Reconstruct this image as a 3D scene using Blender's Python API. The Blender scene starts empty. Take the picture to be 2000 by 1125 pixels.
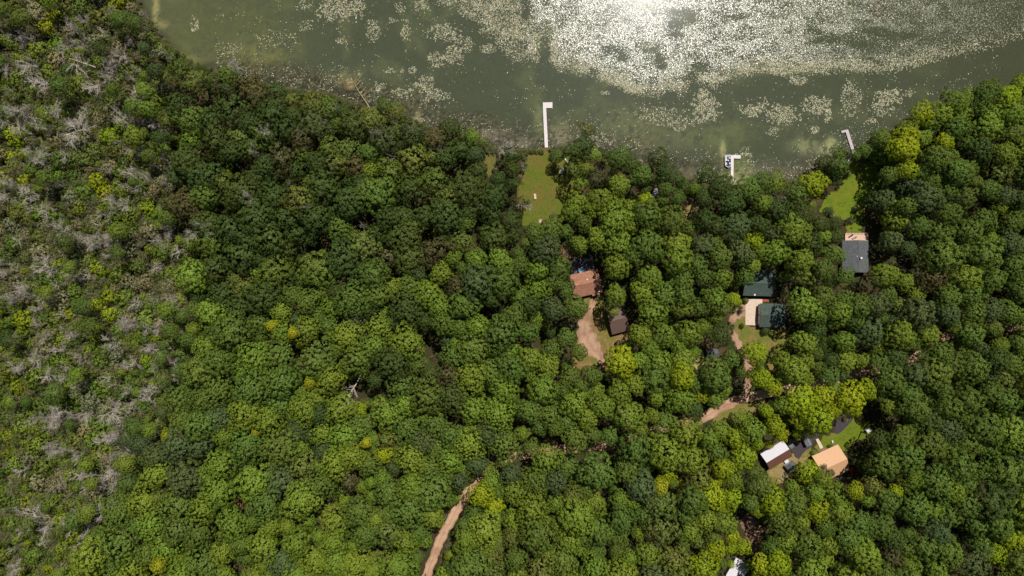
import bpy, math, random
import numpy as np
from mathutils import Vector, Matrix
SC = bpy.context.scene
COL = SC.collection
R = math.radians
rng = np.random.default_rng(7)
random.seed(7)

# ------------------------------------------------------------------ camera
H = 300.0                 # height of the camera above the ground, metres
F = 4.4444                # picture units of the 2000 x 1125 photograph per metre on the ground
cam = bpy.data.objects.new('camera', bpy.data.cameras.new('camera'))
COL.objects.link(cam)
cam.location = (0, 0, H)
cam.data.sensor_width = 36
cam.data.lens = 24
cam.data.clip_start = 1
cam.data.clip_end = 6000
SC.camera = cam

# ------------------------------------------------------------------ light
SUN_EL, SUN_AZ = 62.5, 22.5      # elevation; degrees clockwise from +Y (the top of the photograph)
world = bpy.data.worlds.new('World'); SC.world = world
world.use_nodes = True
wn = world.node_tree
sky = wn.nodes.new('ShaderNodeTexSky'); sky.sky_type = 'NISHITA'; sky.sun_disc = False
sky.sun_elevation = R(SUN_EL); sky.sun_rotation = R(SUN_AZ)
wn.links.new(sky.outputs[0], wn.nodes['Background'].inputs[0])
wn.nodes['Background'].inputs[1].default_value = 0.05
sd = bpy.data.lights.new('sun', 'SUN'); sd.energy = 5.0; sd.angle = R(0.5); sd.color = (1, 0.96, 0.9)
sun = bpy.data.objects.new('sun', sd); COL.objects.link(sun)
to_sun = Vector((math.sin(R(SUN_AZ)) * math.cos(R(SUN_EL)), math.cos(R(SUN_AZ)) * math.cos(R(SUN_EL)), math.sin(R(SUN_EL))))
sun.rotation_euler = to_sun.to_track_quat('Z', 'Y').to_euler()
sun.location = (100, 200, 400)
SC.view_settings.view_transform = 'Standard'
SC.view_settings.look = 'None'
SC.view_settings.exposure = -0.42
SC.view_settings.gamma = 1.0
SC.cycles.max_bounces = 6
SC.cycles.diffuse_bounces = 1
SC.render.filter_size = 1.15
SC.cycles.glossy_bounces = 2
SC.cycles.transmission_bounces = 2
SC.cycles.transparent_max_bounces = 4
SC.cycles.caustics_reflective = False
SC.cycles.caustics_refractive = False

# ------------------------------------------------------------------ helpers
def W(px, py, z=0.0):
    k = (H - z) / H / F
    return ((px - 1000) * k, (562.5 - py) * k, z)

def lin(r, g, b):
    f = lambda c: c / 12.92 if c <= 0.04045 else ((c + 0.055) / 1.055) ** 2.4
    return (f(r / 255), f(g / 255), f(b / 255))

def tag(o, label=None, cat=None, group=None, kind=None):
    if label: o['label'] = label
    if cat: o['category'] = cat
    if group: o['group'] = group
    if kind: o['kind'] = kind
    return o

def mesh(name, verts, faces, mat=None, attrs=None, smooth=False):
    me = bpy.data.meshes.new(name)
    me.from_pydata([tuple(v) for v in verts], [], [tuple(f) for f in faces])
    if mat: me.materials.append(mat)
    if smooth: me.polygons.foreach_set('use_smooth', [True] * len(me.polygons))
    me.update()
    return me

def quads_mesh(name, V, mat, lv=None, mats=None, midx=None, nper=4, NS=None):
    """V: (n, nper, 3) separate polygons; lv: one value per polygon stored on its corners' points."""
    n = len(V)
    me = bpy.data.meshes.new(name)
    me.vertices.add(n * nper); me.vertices.foreach_set('co', V.reshape(-1).astype(np.float32))
    me.loops.add(n * nper); me.loops.foreach_set('vertex_index', np.arange(n * nper, dtype=np.int32))
    me.polygons.add(n)
    me.polygons.foreach_set('loop_start', np.arange(0, n * nper, nper, dtype=np.int32))
    me.polygons.foreach_set('loop_total', np.full(n, nper, dtype=np.int32))
    for m in (mats or [mat]): me.materials.append(m)
    if midx is not None: me.polygons.foreach_set('material_index', midx.astype(np.int32))
    me.update(calc_edges=True)
    if lv is not None:
        a = me.attributes.new('lv', 'FLOAT', 'POINT')
        a.data.foreach_set('value', np.repeat(lv, nper).astype(np.float32))
    if NS is not None:                                       # leaves are lit by the way their cluster faces
        me.polygons.foreach_set('use_smooth', np.ones(n, bool)); me.normals_split_custom_set_from_vertices(np.repeat(NS, nper, 0).tolist())
    return me

def link(name, me, parent=None, loc=None):
    o = bpy.data.objects.new(name, me); COL.objects.link(o)
    if parent: o.parent = parent
    if loc: o.location = loc
    return o

def empty(name, loc, rz=0.0, **k):
    o = bpy.data.objects.new(name, None); COL.objects.link(o)
    o.location = loc; o.rotation_euler = (0, 0, rz); o.empty_display_size = 0.5
    return tag(o, **k)

class MB:
    """collects boxes, prisms and tubes into one mesh"""
    def __init__(s): s.v = []; s.f = []
    def add(s, v, f):
        b = len(s.v); s.v += [tuple(p) for p in v]; s.f += [tuple(i + b for i in q) for q in f]; return s
    def box(s, x0, y0, z0, x1, y1, z1, M=None):
        v = [(x, y, z) for z in (z0, z1) for (x, y) in ((x0, y0), (x1, y0), (x1, y1), (x0, y1))]
        if M is not None: v = [M @ Vector(p) for p in v]
        return s.add(v, [(3, 2, 1, 0), (4, 5, 6, 7), (0, 1, 5, 4), (1, 2, 6, 5), (2, 3, 7, 6), (3, 0, 4, 7)])
    def prism(s, pts, z0, z1):
        n = len(pts)
        v = [(x, y, z0) for x, y in pts] + [(x, y, z1) for x, y in pts]
        return s.add(v, [tuple(range(n - 1, -1, -1)), tuple(range(n, 2 * n))] + [(i, (i + 1) % n, n + (i + 1) % n, n + i) for i in range(n)])
    def tube(s, path, rad, n=6, cap=True):
        path = [Vector(p) for p in path]
        if not hasattr(rad, '__len__'): rad = [rad] * len(path)
        rings = []
        for i, p in enumerate(path):
            d = (path[min(i + 1, len(path) - 1)] - path[max(i - 1, 0)]).normalized()
            a = d.orthogonal().normalized(); b = d.cross(a)
            rings.append([p + (a * math.cos(t) + b * math.sin(t)) * rad[i] for t in [2 * math.pi * k / n for k in range(n)]])
        v = [q for r_ in rings for q in r_]; f = []
        for i in range(len(path) - 1):
            for k in range(n):
                f.append((i * n + k, i * n + (k + 1) % n, (i + 1) * n + (k + 1) % n, (i + 1) * n + k))
        if cap: f += [tuple(range(n - 1, -1, -1)), tuple(range(len(v) - n, len(v)))]
        return s.add(v, f)
    def lathe(s, prof, n=16, c=(0, 0, 0)):
        v = []; f = []
        for r_, z in prof: v += [(c[0] + r_ * math.cos(2 * math.pi * k / n), c[1] + r_ * math.sin(2 * math.pi * k / n), c[2] + z) for k in range(n)]
        for i in range(len(prof) - 1):
            for k in range(n): f.append((i * n + k, i * n + (k + 1) % n, (i + 1) * n + (k + 1) % n, (i + 1) * n + k))
        f += [tuple(range(n - 1, -1, -1)), tuple(range(len(v) - n, len(v)))]
        return s.add(v, f)
    def build(s, name, mat, parent=None, loc=None, smooth=False):
        return link(name, mesh(name, s.v, s.f, mat, smooth=smooth), parent, loc)

# ------------------------------------------------------------------ numpy noise
_T = rng.random((256, 256))
def vnoise(x, y):
    xi = np.floor(x).astype(int); yi = np.floor(y).astype(int); fx = x - xi; fy = y - yi
    fx = fx * fx * (3 - 2 * fx); fy = fy * fy * (3 - 2 * fy)
    a = _T[xi & 255, yi & 255]; b = _T[(xi + 1) & 255, yi & 255]; c = _T[xi & 255, (yi + 1) & 255]; d = _T[(xi + 1) & 255, (yi + 1) & 255]
    return (a * (1 - fx) + b * fx) * (1 - fy) + (c * (1 - fx) + d * fx) * fy
def fbm(x, y, o=4):
    s = 0; a = 0.5; t = 0
    for i in range(o):
        s = s + a * vnoise(x * 2 ** i + 17 * i, y * 2 ** i + 31 * i); t += a; a *= 0.55
    return s / t
def sstep(a, b, x):
    t = np.clip((x - a) / (b - a), 0, 1); return t * t * (3 - 2 * t)
def inpoly(poly, x, y):
    x = np.asarray(x, float); y = np.asarray(y, float); r_ = np.zeros(x.shape, bool)
    n = len(poly)
    for i in range(n):
        x0, y0 = poly[i]; x1, y1 = poly[(i + 1) % n]
        c = (y0 > y) != (y1 > y)
        if y1 != y0: r_ ^= c & (x < (x1 - x0) * (y - y0) / (y1 - y0) + x0)
    return r_
def dline(pts, x, y):
    d = np.full(np.shape(x), 1e9)
    for i in range(len(pts) - 1):
        ax, ay = pts[i]; bx, by = pts[i + 1]; dx, dy = bx - ax, by - ay
        t = np.clip(((x - ax) * dx + (y - ay) * dy) / (dx * dx + dy * dy + 1e-9), 0, 1)
        d = np.minimum(d, np.hypot(x - ax - t * dx, y - ay - t * dy))
    return d
def blob(x, y, cx, cy, rx, ry=None):
    ry = ry or rx
    return np.exp(-(((x - cx) / rx) ** 2 + ((y - cy) / ry) ** 2))

# ------------------------------------------------------------------ materials
def newmat(name, rough=0.8, spec=0.3, metal=0.0):
    m = bpy.data.materials.new(name); m.use_nodes = True
    b = m.node_tree.nodes['Principled BSDF']
    b.inputs['Roughness'].default_value = rough; b.inputs['Specular IOR Level'].default_value = spec; b.inputs['Metallic'].default_value = metal
    return m, m.node_tree, b
def pmat(name, c, rough=0.8, spec=0.3, metal=0.0, var=0.12, scale=1.5, bump=0.0, c2=None):
    """plain surface with a little noise in its own colour"""
    m, nt, b = newmat(name, rough, spec, metal)
    tc = nt.nodes.new('ShaderNodeTexCoord')
    nz = nt.nodes.new('ShaderNodeTexNoise'); nz.inputs['Scale'].default_value = scale; nz.inputs['Detail'].default_value = 5
    nt.links.new(tc.outputs['Object'], nz.inputs['Vector'])
    cr = nt.nodes.new('ShaderNodeValToRGB'); cr.color_ramp.elements[0].position = 0.3; cr.color_ramp.elements[1].position = 0.7
    c2 = c2 or tuple(min(1, x * (1 + var)) for x in c)
    c1 = tuple(x * (1 - var) for x in c)
    cr.color_ramp.elements[0].color = (*c1, 1); cr.color_ramp.elements[1].color = (*c2, 1)
    nt.links.new(nz.outputs['Fac'], cr.inputs[0]); nt.links.new(cr.outputs[0], b.inputs['Base Color'])
    if bump:
        bp = nt.nodes.new('ShaderNodeBump'); bp.inputs['Strength'].default_value = bump; bp.inputs['Distance'].default_value = 0.05
        nt.links.new(nz.outputs['Fac'], bp.inputs['Height']); nt.links.new(bp.outputs[0], b.inputs['Normal'])
    return m
def shingle(name, c, row=0.9):
    """roof shingles: courses and blotches across the slope"""
    m, nt, b = newmat(name, 0.9, 0.2)
    tc = nt.nodes.new('ShaderNodeTexCoord')
    br = nt.nodes.new('ShaderNodeTexBrick'); br.inputs['Scale'].default_value = 1.0
    br.inputs['Brick Width'].default_value = 0.9; br.inputs['Row Height'].default_value = 0.35; br.inputs['Mortar Size'].default_value = 0.03
    br.inputs['Color1'].default_value = (*[x * 1.15 for x in c], 1); br.inputs['Color2'].default_value = (*[x * 0.85 for x in c], 1); br.inputs['Mortar'].default_value = (*[x * 0.6 for x in c], 1)
    nt.links.new(tc.outputs['Object'], br.inputs['Vector'])
    nz = nt.nodes.new('ShaderNodeTexNoise'); nz.inputs['Scale'].default_value = 0.9; nz.inputs['Detail'].default_value = 6; nz.inputs['Roughness'].default_value = 0.7
    nt.links.new(tc.outputs['Object'], nz.inputs['Vector'])
    mr = nt.nodes.new('ShaderNodeMapRange'); mr.inputs[1].default_value = 0.3; mr.inputs[2].default_value = 0.7; mr.inputs[3].default_value = 0.78; mr.inputs[4].default_value = 1.2
    nt.links.new(nz.outputs['Fac'], mr.inputs[0])
    vm = nt.nodes.new('ShaderNodeVectorMath'); vm.operation = 'SCALE'
    nt.links.new(br.outputs['Color'], vm.inputs[0]); nt.links.new(mr.outputs[0], vm.inputs['Scale']); nt.links.new(vm.outputs[0], b.inputs['Base Color'])
    return m
def ribbed(name, c, rough=0.45, step=0.3, var=0.1):
    """standing seam metal roof: seams run down the slope"""
    m, nt, b = newmat(name, rough, 0.5)
    tc = nt.nodes.new('ShaderNodeTexCoord')
    wv = nt.nodes.new('ShaderNodeTexWave'); wv.inputs['Scale'].default_value = 1 / step / 6.28 * 3.14; wv.bands_direction = 'X'
    nt.links.new(tc.outputs['Object'], wv.inputs['Vector'])
    nz = nt.nodes.new('ShaderNodeTexNoise'); nz.inputs['Scale'].default_value = 0.8; nz.inputs['Detail'].default_value = 5
    mp = nt.nodes.new('ShaderNodeMapping'); mp.inputs['Scale'].default_value = (3, 0.4, 1)
    nt.links.new(tc.outputs['Object'], mp.inputs[0]); nt.links.new(mp.outputs[0], nz.inputs['Vector'])
    ad = nt.nodes.new('ShaderNodeMath'); ad.operation = 'MULTIPLY_ADD'; ad.inputs[1].default_value = 0.25
    nt.links.new(wv.outputs['Fac'], ad.inputs[0]); nt.links.new(nz.outputs['Fac'], ad.inputs[2])
    cr = nt.nodes.new('ShaderNodeValToRGB'); cr.color_ramp.elements[0].position = 0.35; cr.color_ramp.elements[1].position = 0.85
    cr.color_ramp.elements[0].color = (*[x * (1 - var) for x in c], 1); cr.color_ramp.elements[1].color = (*[min(1, x * (1 + var)) for x in c], 1)
    nt.links.new(ad.outputs[0], cr.inputs[0]); nt.links.new(cr.outputs[0], b.inputs['Base Color'])
    bp = nt.nodes.new('ShaderNodeBump'); bp.inputs['Distance'].default_value = 0.04; nt.links.new(wv.outputs['Fac'], bp.inputs['Height']); nt.links.new(bp.outputs[0], b.inputs['Normal'])
    return m
def planks(name, c, step=0.16, axis='Y', rough=0.85):
    m, nt, b = newmat(name, rough, 0.25)
    tc = nt.nodes.new('ShaderNodeTexCoord')
    wv = nt.nodes.new('ShaderNodeTexWave'); wv.wave_profile = 'SAW'; wv.bands_direction = axis; wv.inputs['Scale'].default_value = 0.5 / step / 3.14 * 3.14 * 0.32
    nt.links.new(tc.outputs['Object'], wv.inputs['Vector'])
    nz = nt.nodes.new('ShaderNodeTexNoise'); nz.inputs['Scale'].default_value = 2.2; nz.inputs['Detail'].default_value = 6
    nt.links.new(tc.outputs['Object'], nz.inputs['Vector'])
    ad = nt.nodes.new('ShaderNodeMath'); ad.operation = 'MULTIPLY_ADD'; ad.inputs[1].default_value = 0.25
    nt.links.new(wv.outputs['Fac'], ad.inputs[0]); nt.links.new(nz.outputs['Fac'], ad.inputs[2])
    cr = nt.nodes.new('ShaderNodeValToRGB'); cr.color_ramp.elements[0].position = 0.3; cr.color_ramp.elements[1].position = 0.85
    cr.color_ramp.elements[0].color = (*[x * 0.78 for x in c], 1); cr.color_ramp.elements[1].color = (*[min(1, x * 1.1) for x in c], 1)
    nt.links.new(ad.outputs[0], cr.inputs[0]); nt.links.new(cr.outputs[0], b.inputs['Base Color'])
    return m
def leafmat(name, trans=0.15, lo=0.72, hi=1.3):
    """foliage: the tree's own tint, varied from leaf cluster to leaf cluster"""
    m = bpy.data.materials.new(name); m.use_nodes = True; nt = m.node_tree; b = nt.nodes['Principled BSDF']
    b.inputs['Roughness'].default_value = 0.55; b.inputs['Specular IOR Level'].default_value = 0.15
    at = nt.nodes.new('ShaderNodeAttribute'); at.attribute_type = 'INSTANCER'; at.attribute_name = 'tint'
    lv = nt.nodes.new('ShaderNodeAttribute'); lv.attribute_name = 'lv'
    mr = nt.nodes.new('ShaderNodeMapRange'); mr.inputs[3].default_value = lo; mr.inputs[4].default_value = hi
    nt.links.new(lv.outputs['Fac'], mr.inputs[0])
    vm = nt.nodes.new('ShaderNodeVectorMath'); vm.operation = 'SCALE'
    nt.links.new(at.outputs['Color'], vm.inputs[0]); nt.links.new(mr.outputs[0], vm.inputs['Scale'])
    nt.links.new(vm.outputs[0], b.inputs['Base Color'])
    tr = nt.nodes.new('ShaderNodeBsdfTranslucent')
    mu = nt.nodes.new('ShaderNodeVectorMath'); mu.operation = 'MULTIPLY'; mu.inputs[1].default_value = (1.3, 1.35, 0.5)
    nt.links.new(vm.outputs[0], mu.inputs[0]); nt.links.new(mu.outputs[0], tr.inputs[0])
    mx = nt.nodes.new('ShaderNodeMixShader'); mx.inputs[0].default_value = trans
    nt.links.new(b.outputs[0], mx.inputs[1]); nt.links.new(tr.outputs[0], mx.inputs[2])
    nt.links.new(mx.outputs[0], nt.nodes['Material Output'].inputs[0])
    return m
def attrmat(name, rough=0.9, spec=0.2, bump=0.0, bscale=1.0, fine=0.25, fscale=1.2, bdist=0.1):
    """colour of the surface stored on its mesh, with finer procedural mottling over it"""
    m, nt, b = newmat(name, rough, spec)
    at = nt.nodes.new('ShaderNodeAttribute'); at.attribute_name = 'col'
    tc = nt.nodes.new('ShaderNodeTexCoord')
    nz = nt.nodes.new('ShaderNodeTexNoise'); nz.inputs['Scale'].default_value = fscale; nz.inputs['Detail'].default_value = 7; nz.inputs['Roughness'].default_value = 0.7
    nt.links.new(tc.outputs['Object'], nz.inputs['Vector'])
    mr = nt.nodes.new('ShaderNodeMapRange'); mr.inputs[1].default_value = 0.3; mr.inputs[2].default_value = 0.7; mr.inputs[3].default_value = 1 - fine; mr.inputs[4].default_value = 1 + fine
    nt.links.new(nz.outputs['Fac'], mr.inputs[0])
    vm = nt.nodes.new('ShaderNodeVectorMath'); vm.operation = 'SCALE'
    nt.links.new(at.outputs['Color'], vm.inputs[0]); nt.links.new(mr.outputs[0], vm.inputs['Scale']); nt.links.new(vm.outputs[0], b.inputs['Base Color'])
    if bump:
        n2 = nt.nodes.new('ShaderNodeTexNoise'); n2.inputs['Scale'].default_value = bscale; n2.inputs['Detail'].default_value = 3
        nt.links.new(tc.outputs['Object'], n2.inputs['Vector'])
        bp = nt.nodes.new('ShaderNodeBump'); bp.inputs['Strength'].default_value = bump; bp.inputs['Distance'].default_value = bdist
        nt.links.new(n2.outputs['Fac'], bp.inputs['Height']); nt.links.new(bp.outputs[0], b.inputs['Normal'])
    return m
def setcol(me, c):
    a = me.attributes.new('col', 'FLOAT_COLOR', 'POINT')
    a.data.foreach_set('color', np.concatenate([c, np.ones((len(c), 1))], 1).reshape(-1).astype(np.float32))

M = dict(
    leaf=leafmat('leaves'), twigleaf=leafmat('shrub_leaves', 0.2, 0.55, 1.5),
    bark=pmat('bark', lin(96, 84, 68), 0.95, 0.1, var=0.3, scale=4),
    deadwood=pmat('dead_wood', lin(206, 194, 180), 0.9, 0.15, var=0.2, scale=1.2),
    twig=pmat('twigs', lin(168, 156, 128), 0.9, 0.15, var=0.3, scale=2),
    ground=attrmat('forest_floor', 0.95, 0.1, 0.4, 2.0, 0.35, 1.3),
    water=attrmat('lake_water', 0.15, 0.09, 0.12, 1.3, 0.12, 0.8, 0.02),
    grass=attrmat('grass', 0.9, 0.15, 0.5, 5.0, 0.3, 1.6),
    gravel=attrmat('gravel', 0.95, 0.15, 0.3, 6.0, 0.22, 1.8),
    white=pmat('white_paint', (0.78, 0.76, 0.76), 0.5, 0.4, var=0.05),
    dock=planks('dock_boards', (0.84, 0.75, 0.72)),
    greydock=planks('weathered_boards', (0.62, 0.54, 0.53)),
    steel=pmat('galvanised_steel', (0.4, 0.4, 0.4), 0.4, 0.5, 0.8),
    black=pmat('black_plastic', (0.02, 0.02, 0.025), 0.5, 0.4),
    navy=pmat('navy_carpet', (0.05, 0.06, 0.11), 0.9, 0.2),
    glass=pmat('window_glass', (0.03, 0.04, 0.05), 0.1, 0.6),
    concrete=pmat('concrete', lin(225, 200, 178), 0.9, 0.2, var=0.08, scale=0.8),
    asphalt=pmat('asphalt', (0.055, 0.05, 0.055), 0.9, 0.2, var=0.25, scale=2),
    brick=pmat('brick_paving', lin(150, 105, 90), 0.9, 0.2, var=0.25, scale=3),
    slate=pmat('patio_paving', lin(98, 92, 94), 0.9, 0.2, var=0.2, scale=2),
    deckwood=planks('deck_boards', lin(225, 190, 165)),
    brownshingle=shingle('brown_shingles', lin(180, 128, 104)),
    greenshingle=shingle('green_shingles', lin(84, 98, 90)),
    greyshingle=shingle('grey_shingles', lin(104, 108, 108)),
    brownmetal=ribbed('dark_brown_metal', lin(112, 88, 78)),
    redbrown=ribbed('red_brown_metal', lin(124, 84, 70)),
    whitemetal=ribbed('white_metal', (0.78, 0.74, 0.78), 0.4, 0.4, 0.05),
    tanmetal=ribbed('tan_metal', lin(232, 182, 138), 0.5, 0.45, 0.06),
    greymetal=ribbed('grey_metal', lin(120, 124, 128), 0.5),
    tanwall=pmat('tan_siding', lin(190, 170, 140), var=0.06), whitewall=pmat('white_siding', lin(220, 218, 212), var=0.05),
    woodwall=pmat('log_siding', lin(130, 92, 62), var=0.2, scale=3), redwood=pmat('red_cedar', lin(170, 90, 65), var=0.15),
    blue=pmat('blue_fabric', lin(120, 165, 205), 0.8, 0.2), paleblue=pmat('pale_blue_fabric', lin(190, 215, 235), 0.8, 0.2),
    red=pmat('red_fabric', lin(190, 60, 35), 0.8, 0.2), stone=pmat('pale_stone', lin(210, 185, 165), 0.95, 0.2, var=0.2, scale=3),
    oldwood=pmat('weathered_wood', lin(150, 140, 120), 0.95, 0.2, var=0.2, scale=3), palewood=planks('pale_planks', lin(225, 195, 165)),
    log=pmat('bleached_log', lin(168, 154, 116), 0.9, 0.2, var=0.2, scale=2),
)

# ------------------------------------------------------------------ layout traced on the ground (photograph units)
SHORE = [(150, -300), (215, -110), (250, -30), (275, 18), (305, 62), (335, 95), (372, 122), (410, 135), (460, 150), (520, 165), (580, 175), (650, 186), (700, 204),
         (735, 218), (775, 232), (830, 248), (880, 262), (930, 272), (960, 288), (1000, 292), (1030, 295), (1068, 291), (1110, 288), (1160, 298), (1210, 308),
         (1260, 322), (1330, 348), (1395, 362), (1440, 363), (1490, 366), (1540, 360), (1575, 348), (1610, 330), (1645, 317), (1664, 306), (1700, 292),
         (1740, 268), (1785, 240), (1830, 222), (1900, 204), (1960, 190), (2020, 176), (2150, 148), (2400, 120), (3300, 60)]
LAKE = SHORE + [(3400, -1500), (1200, -2300), (-600, -1600), (-100, -700)]
LAWN1 = [(1031, 300), (1060, 293), (1078, 300), (1100, 300), (1130, 300), (1145, 330), (1135, 372), (1112, 400), (1102, 430), (1060, 440), (1020, 440), (1015, 400), (1010, 360), (1024, 330)]
LAWN1V = [(1031, 299), (1074, 296), (1074, 312), (1078, 330), (1098, 348), (1112, 362), (1116, 386), (1102, 402), (1098, 422), (1076, 432), (1037, 431), (1038, 400), (1024, 372), (1030, 340)]
LAWN2 = [(1652, 322), (1672, 308), (1708, 320), (1722, 352), (1712, 380), (1692, 400), (1680, 430), (1678, 458), (1656, 458), (1654, 430), (1640, 424), (1600, 414), (1608, 392), (1636, 370), (1650, 345)]
YARD = [(1436, 625), (1455, 612), (1456, 634), (1484, 640), (1534, 640), (1546, 680), (1530, 700), (1510, 725), (1480, 745), (1455, 735), (1462, 700), (1440, 680), (1432, 655)]
LAWN3 = [(1598, 862), (1630, 846), (1668, 812), (1684, 822), (1702, 832), (1704, 848), (1680, 856), (1650, 880), (1600, 884), (1590, 876)]
LAWN4 = [(1500, 916), (1545, 888), (1580, 870), (1600, 890), (1588, 912), (1560, 925), (1530, 945), (1502, 945)]
YARDA = [(1140, 575), (1175, 575), (1182, 600), (1194, 655), (1228, 650), (1218, 672), (1200, 690), (1178, 708), (1140, 720), (1118, 718), (1118, 690), (1140, 640)]
ROAD = [(818, 1170), (834, 1122), (846, 1090), (862, 1050), (880, 1018), (905, 975), (930, 945), (958, 915), (992, 898), (1030, 888), (1090, 878), (1150, 874), (1200, 868), (1250, 852), (1310, 832), (1360, 822), (1392, 806), (1440, 782), (1500, 768), (1560, 757), (1610, 745), (1660, 735), (1715, 722), (1770, 708), (1800, 690), (1830, 662), (1880, 646), (1940, 640), (2010, 636), (2200, 625)]
DRIVES = {
    'cabin_driveway': ([(1160, 582), (1152, 610), (1142, 640), (1150, 668), (1172, 700), (1186, 722), (1200, 760), (1235, 845)], [3.0, 3.5, 6.0, 9.0, 3.6, 2.8, 2.6, 2.6]),
    'garage_driveway': ([(1462, 602), (1444, 612), (1430, 628), (1433, 652), (1444, 676), (1458, 700), (1462, 735), (1455, 775)], [5.5, 4.0, 3.6, 2.8, 3.0, 2.8, 2.8, 3.0]),
    'side_driveway': ([(1452, 1010), (1468, 1030), (1474, 1055), (1480, 1090), (1462, 1120), (1450, 1150)], [5, 8.5, 7.0, 3.5, 3, 3]),
}

# ------------------------------------------------------------------ ground, water and surfaces
def axis(a0, a1, f0, f1, fs, cs):
    return np.unique(np.round(np.concatenate([np.arange(a0, f0, cs), np.arange(f0, f1, fs), np.arange(f1, a1 + cs, cs)]), 3))
def grid(name, xs, ys, zf, cf, mat):
    X, Y = np.meshgrid(xs, ys); nx, ny = len(xs), len(ys)
    PX = X * F + 1000; PY = 562.5 - Y * F
    Z = zf(PX, PY) if callable(zf) else np.full(X.shape, zf)
    me = bpy.data.meshes.new(name)
    me.vertices.add(nx * ny); me.vertices.foreach_set('co', np.stack([X, Y, Z], -1).reshape(-1).astype(np.float32))
    i = np.arange(nx * ny).reshape(ny, nx)
    q = np.stack([i[:-1, :-1], i[:-1, 1:], i[1:, 1:], i[1:, :-1]], -1).reshape(-1, 4).astype(np.int32)
    me.loops.add(q.size); me.loops.foreach_set('vertex_index', q.reshape(-1))
    me.polygons.add(len(q)); me.polygons.foreach_set('loop_start', np.arange(0, q.size, 4, dtype=np.int32)); me.polygons.foreach_set('loop_total', np.full(len(q), 4, dtype=np.int32))
    me.materials.append(mat); me.update(calc_edges=True)
    setcol(me, cf(PX, PY).reshape(-1, 3))
    return link(name, me)
def mixc(c, d, t): return c * (1 - t[..., None]) + np.array(d) * t[..., None]

WET = [(-900, -900), (150, -300), (215, -110), (262, 0), (330, 100), (300, 180), (330, 260), (345, 360), (375, 450), (370, 560), (385, 650), (350, 760), (300, 840), (262, 930), (215, 1010), (175, 1090), (120, 1200), (60, 1500), (-900, 1500)]
def ground_z(px, py):
    d = dline(SHORE, px, py) / F; L = inpoly(LAKE, px, py)
    return np.where(L, -0.12 - np.minimum(d * 0.35, 4.0), 0.0)
def ground_c(px, py):
    n = fbm(px / 30, py / 30); n2 = fbm(px / 8 + 50, py / 8)
    c = np.ones(px.shape + (3,)) * np.array(lin(72, 60, 42))
    c = mixc(c, lin(58, 66, 34), sstep(0.45, 0.6, n2))
    c = mixc(c, lin(110, 88, 62), sstep(0.68, 0.76, n) * 0.5)
    w = inpoly(WET, px, py).astype(float)
    cw = np.ones(px.shape + (3,)) * np.array(lin(92, 104, 52))
    cw = mixc(cw, lin(128, 126, 86), sstep(0.52, 0.7, n2)); cw = mixc(cw, lin(56, 62, 34), sstep(0.52, 0.4, n))
    c = c * (1 - w[..., None]) + cw * w[..., None]
    s = inpoly(LAKE, px, py).astype(float)
    c = mixc(c, lin(110, 100, 70), s)
    # bare reddish earth near cabins and at the shore
    for (x, y, a, b) in [(1128, 365, 12, 14), (1100, 500, 10, 12), (1042, 305, 30, 6), (1530, 735, 18, 12), (1490, 740, 20, 10), (600, 690, 8, 20), (590, 650, 6, 14), (950, 670, 8, 12), (467, 985, 8, 12), (1352, 415, 14, 16), (1190, 880, 6, 8), (1370, 812, 20, 6), (640, 1015, 10, 12)]:
        c = mixc(c, lin(132, 100, 72), np.clip(blob(px, py, x, y, a * 0.9, b * 0.9) * 1.6 * (0.6 + n2), 0, 1))
    return c
g = grid('ground', axis(-1400, 1400, -270, 270, 1.4, 40), axis(-1100, 1400, -160, 160, 1.4, 40), ground_z, ground_c, M['ground'])
tag(g, 'dark woodland floor of leaf litter and low green growth under the trees', 'ground', kind='structure')

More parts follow.
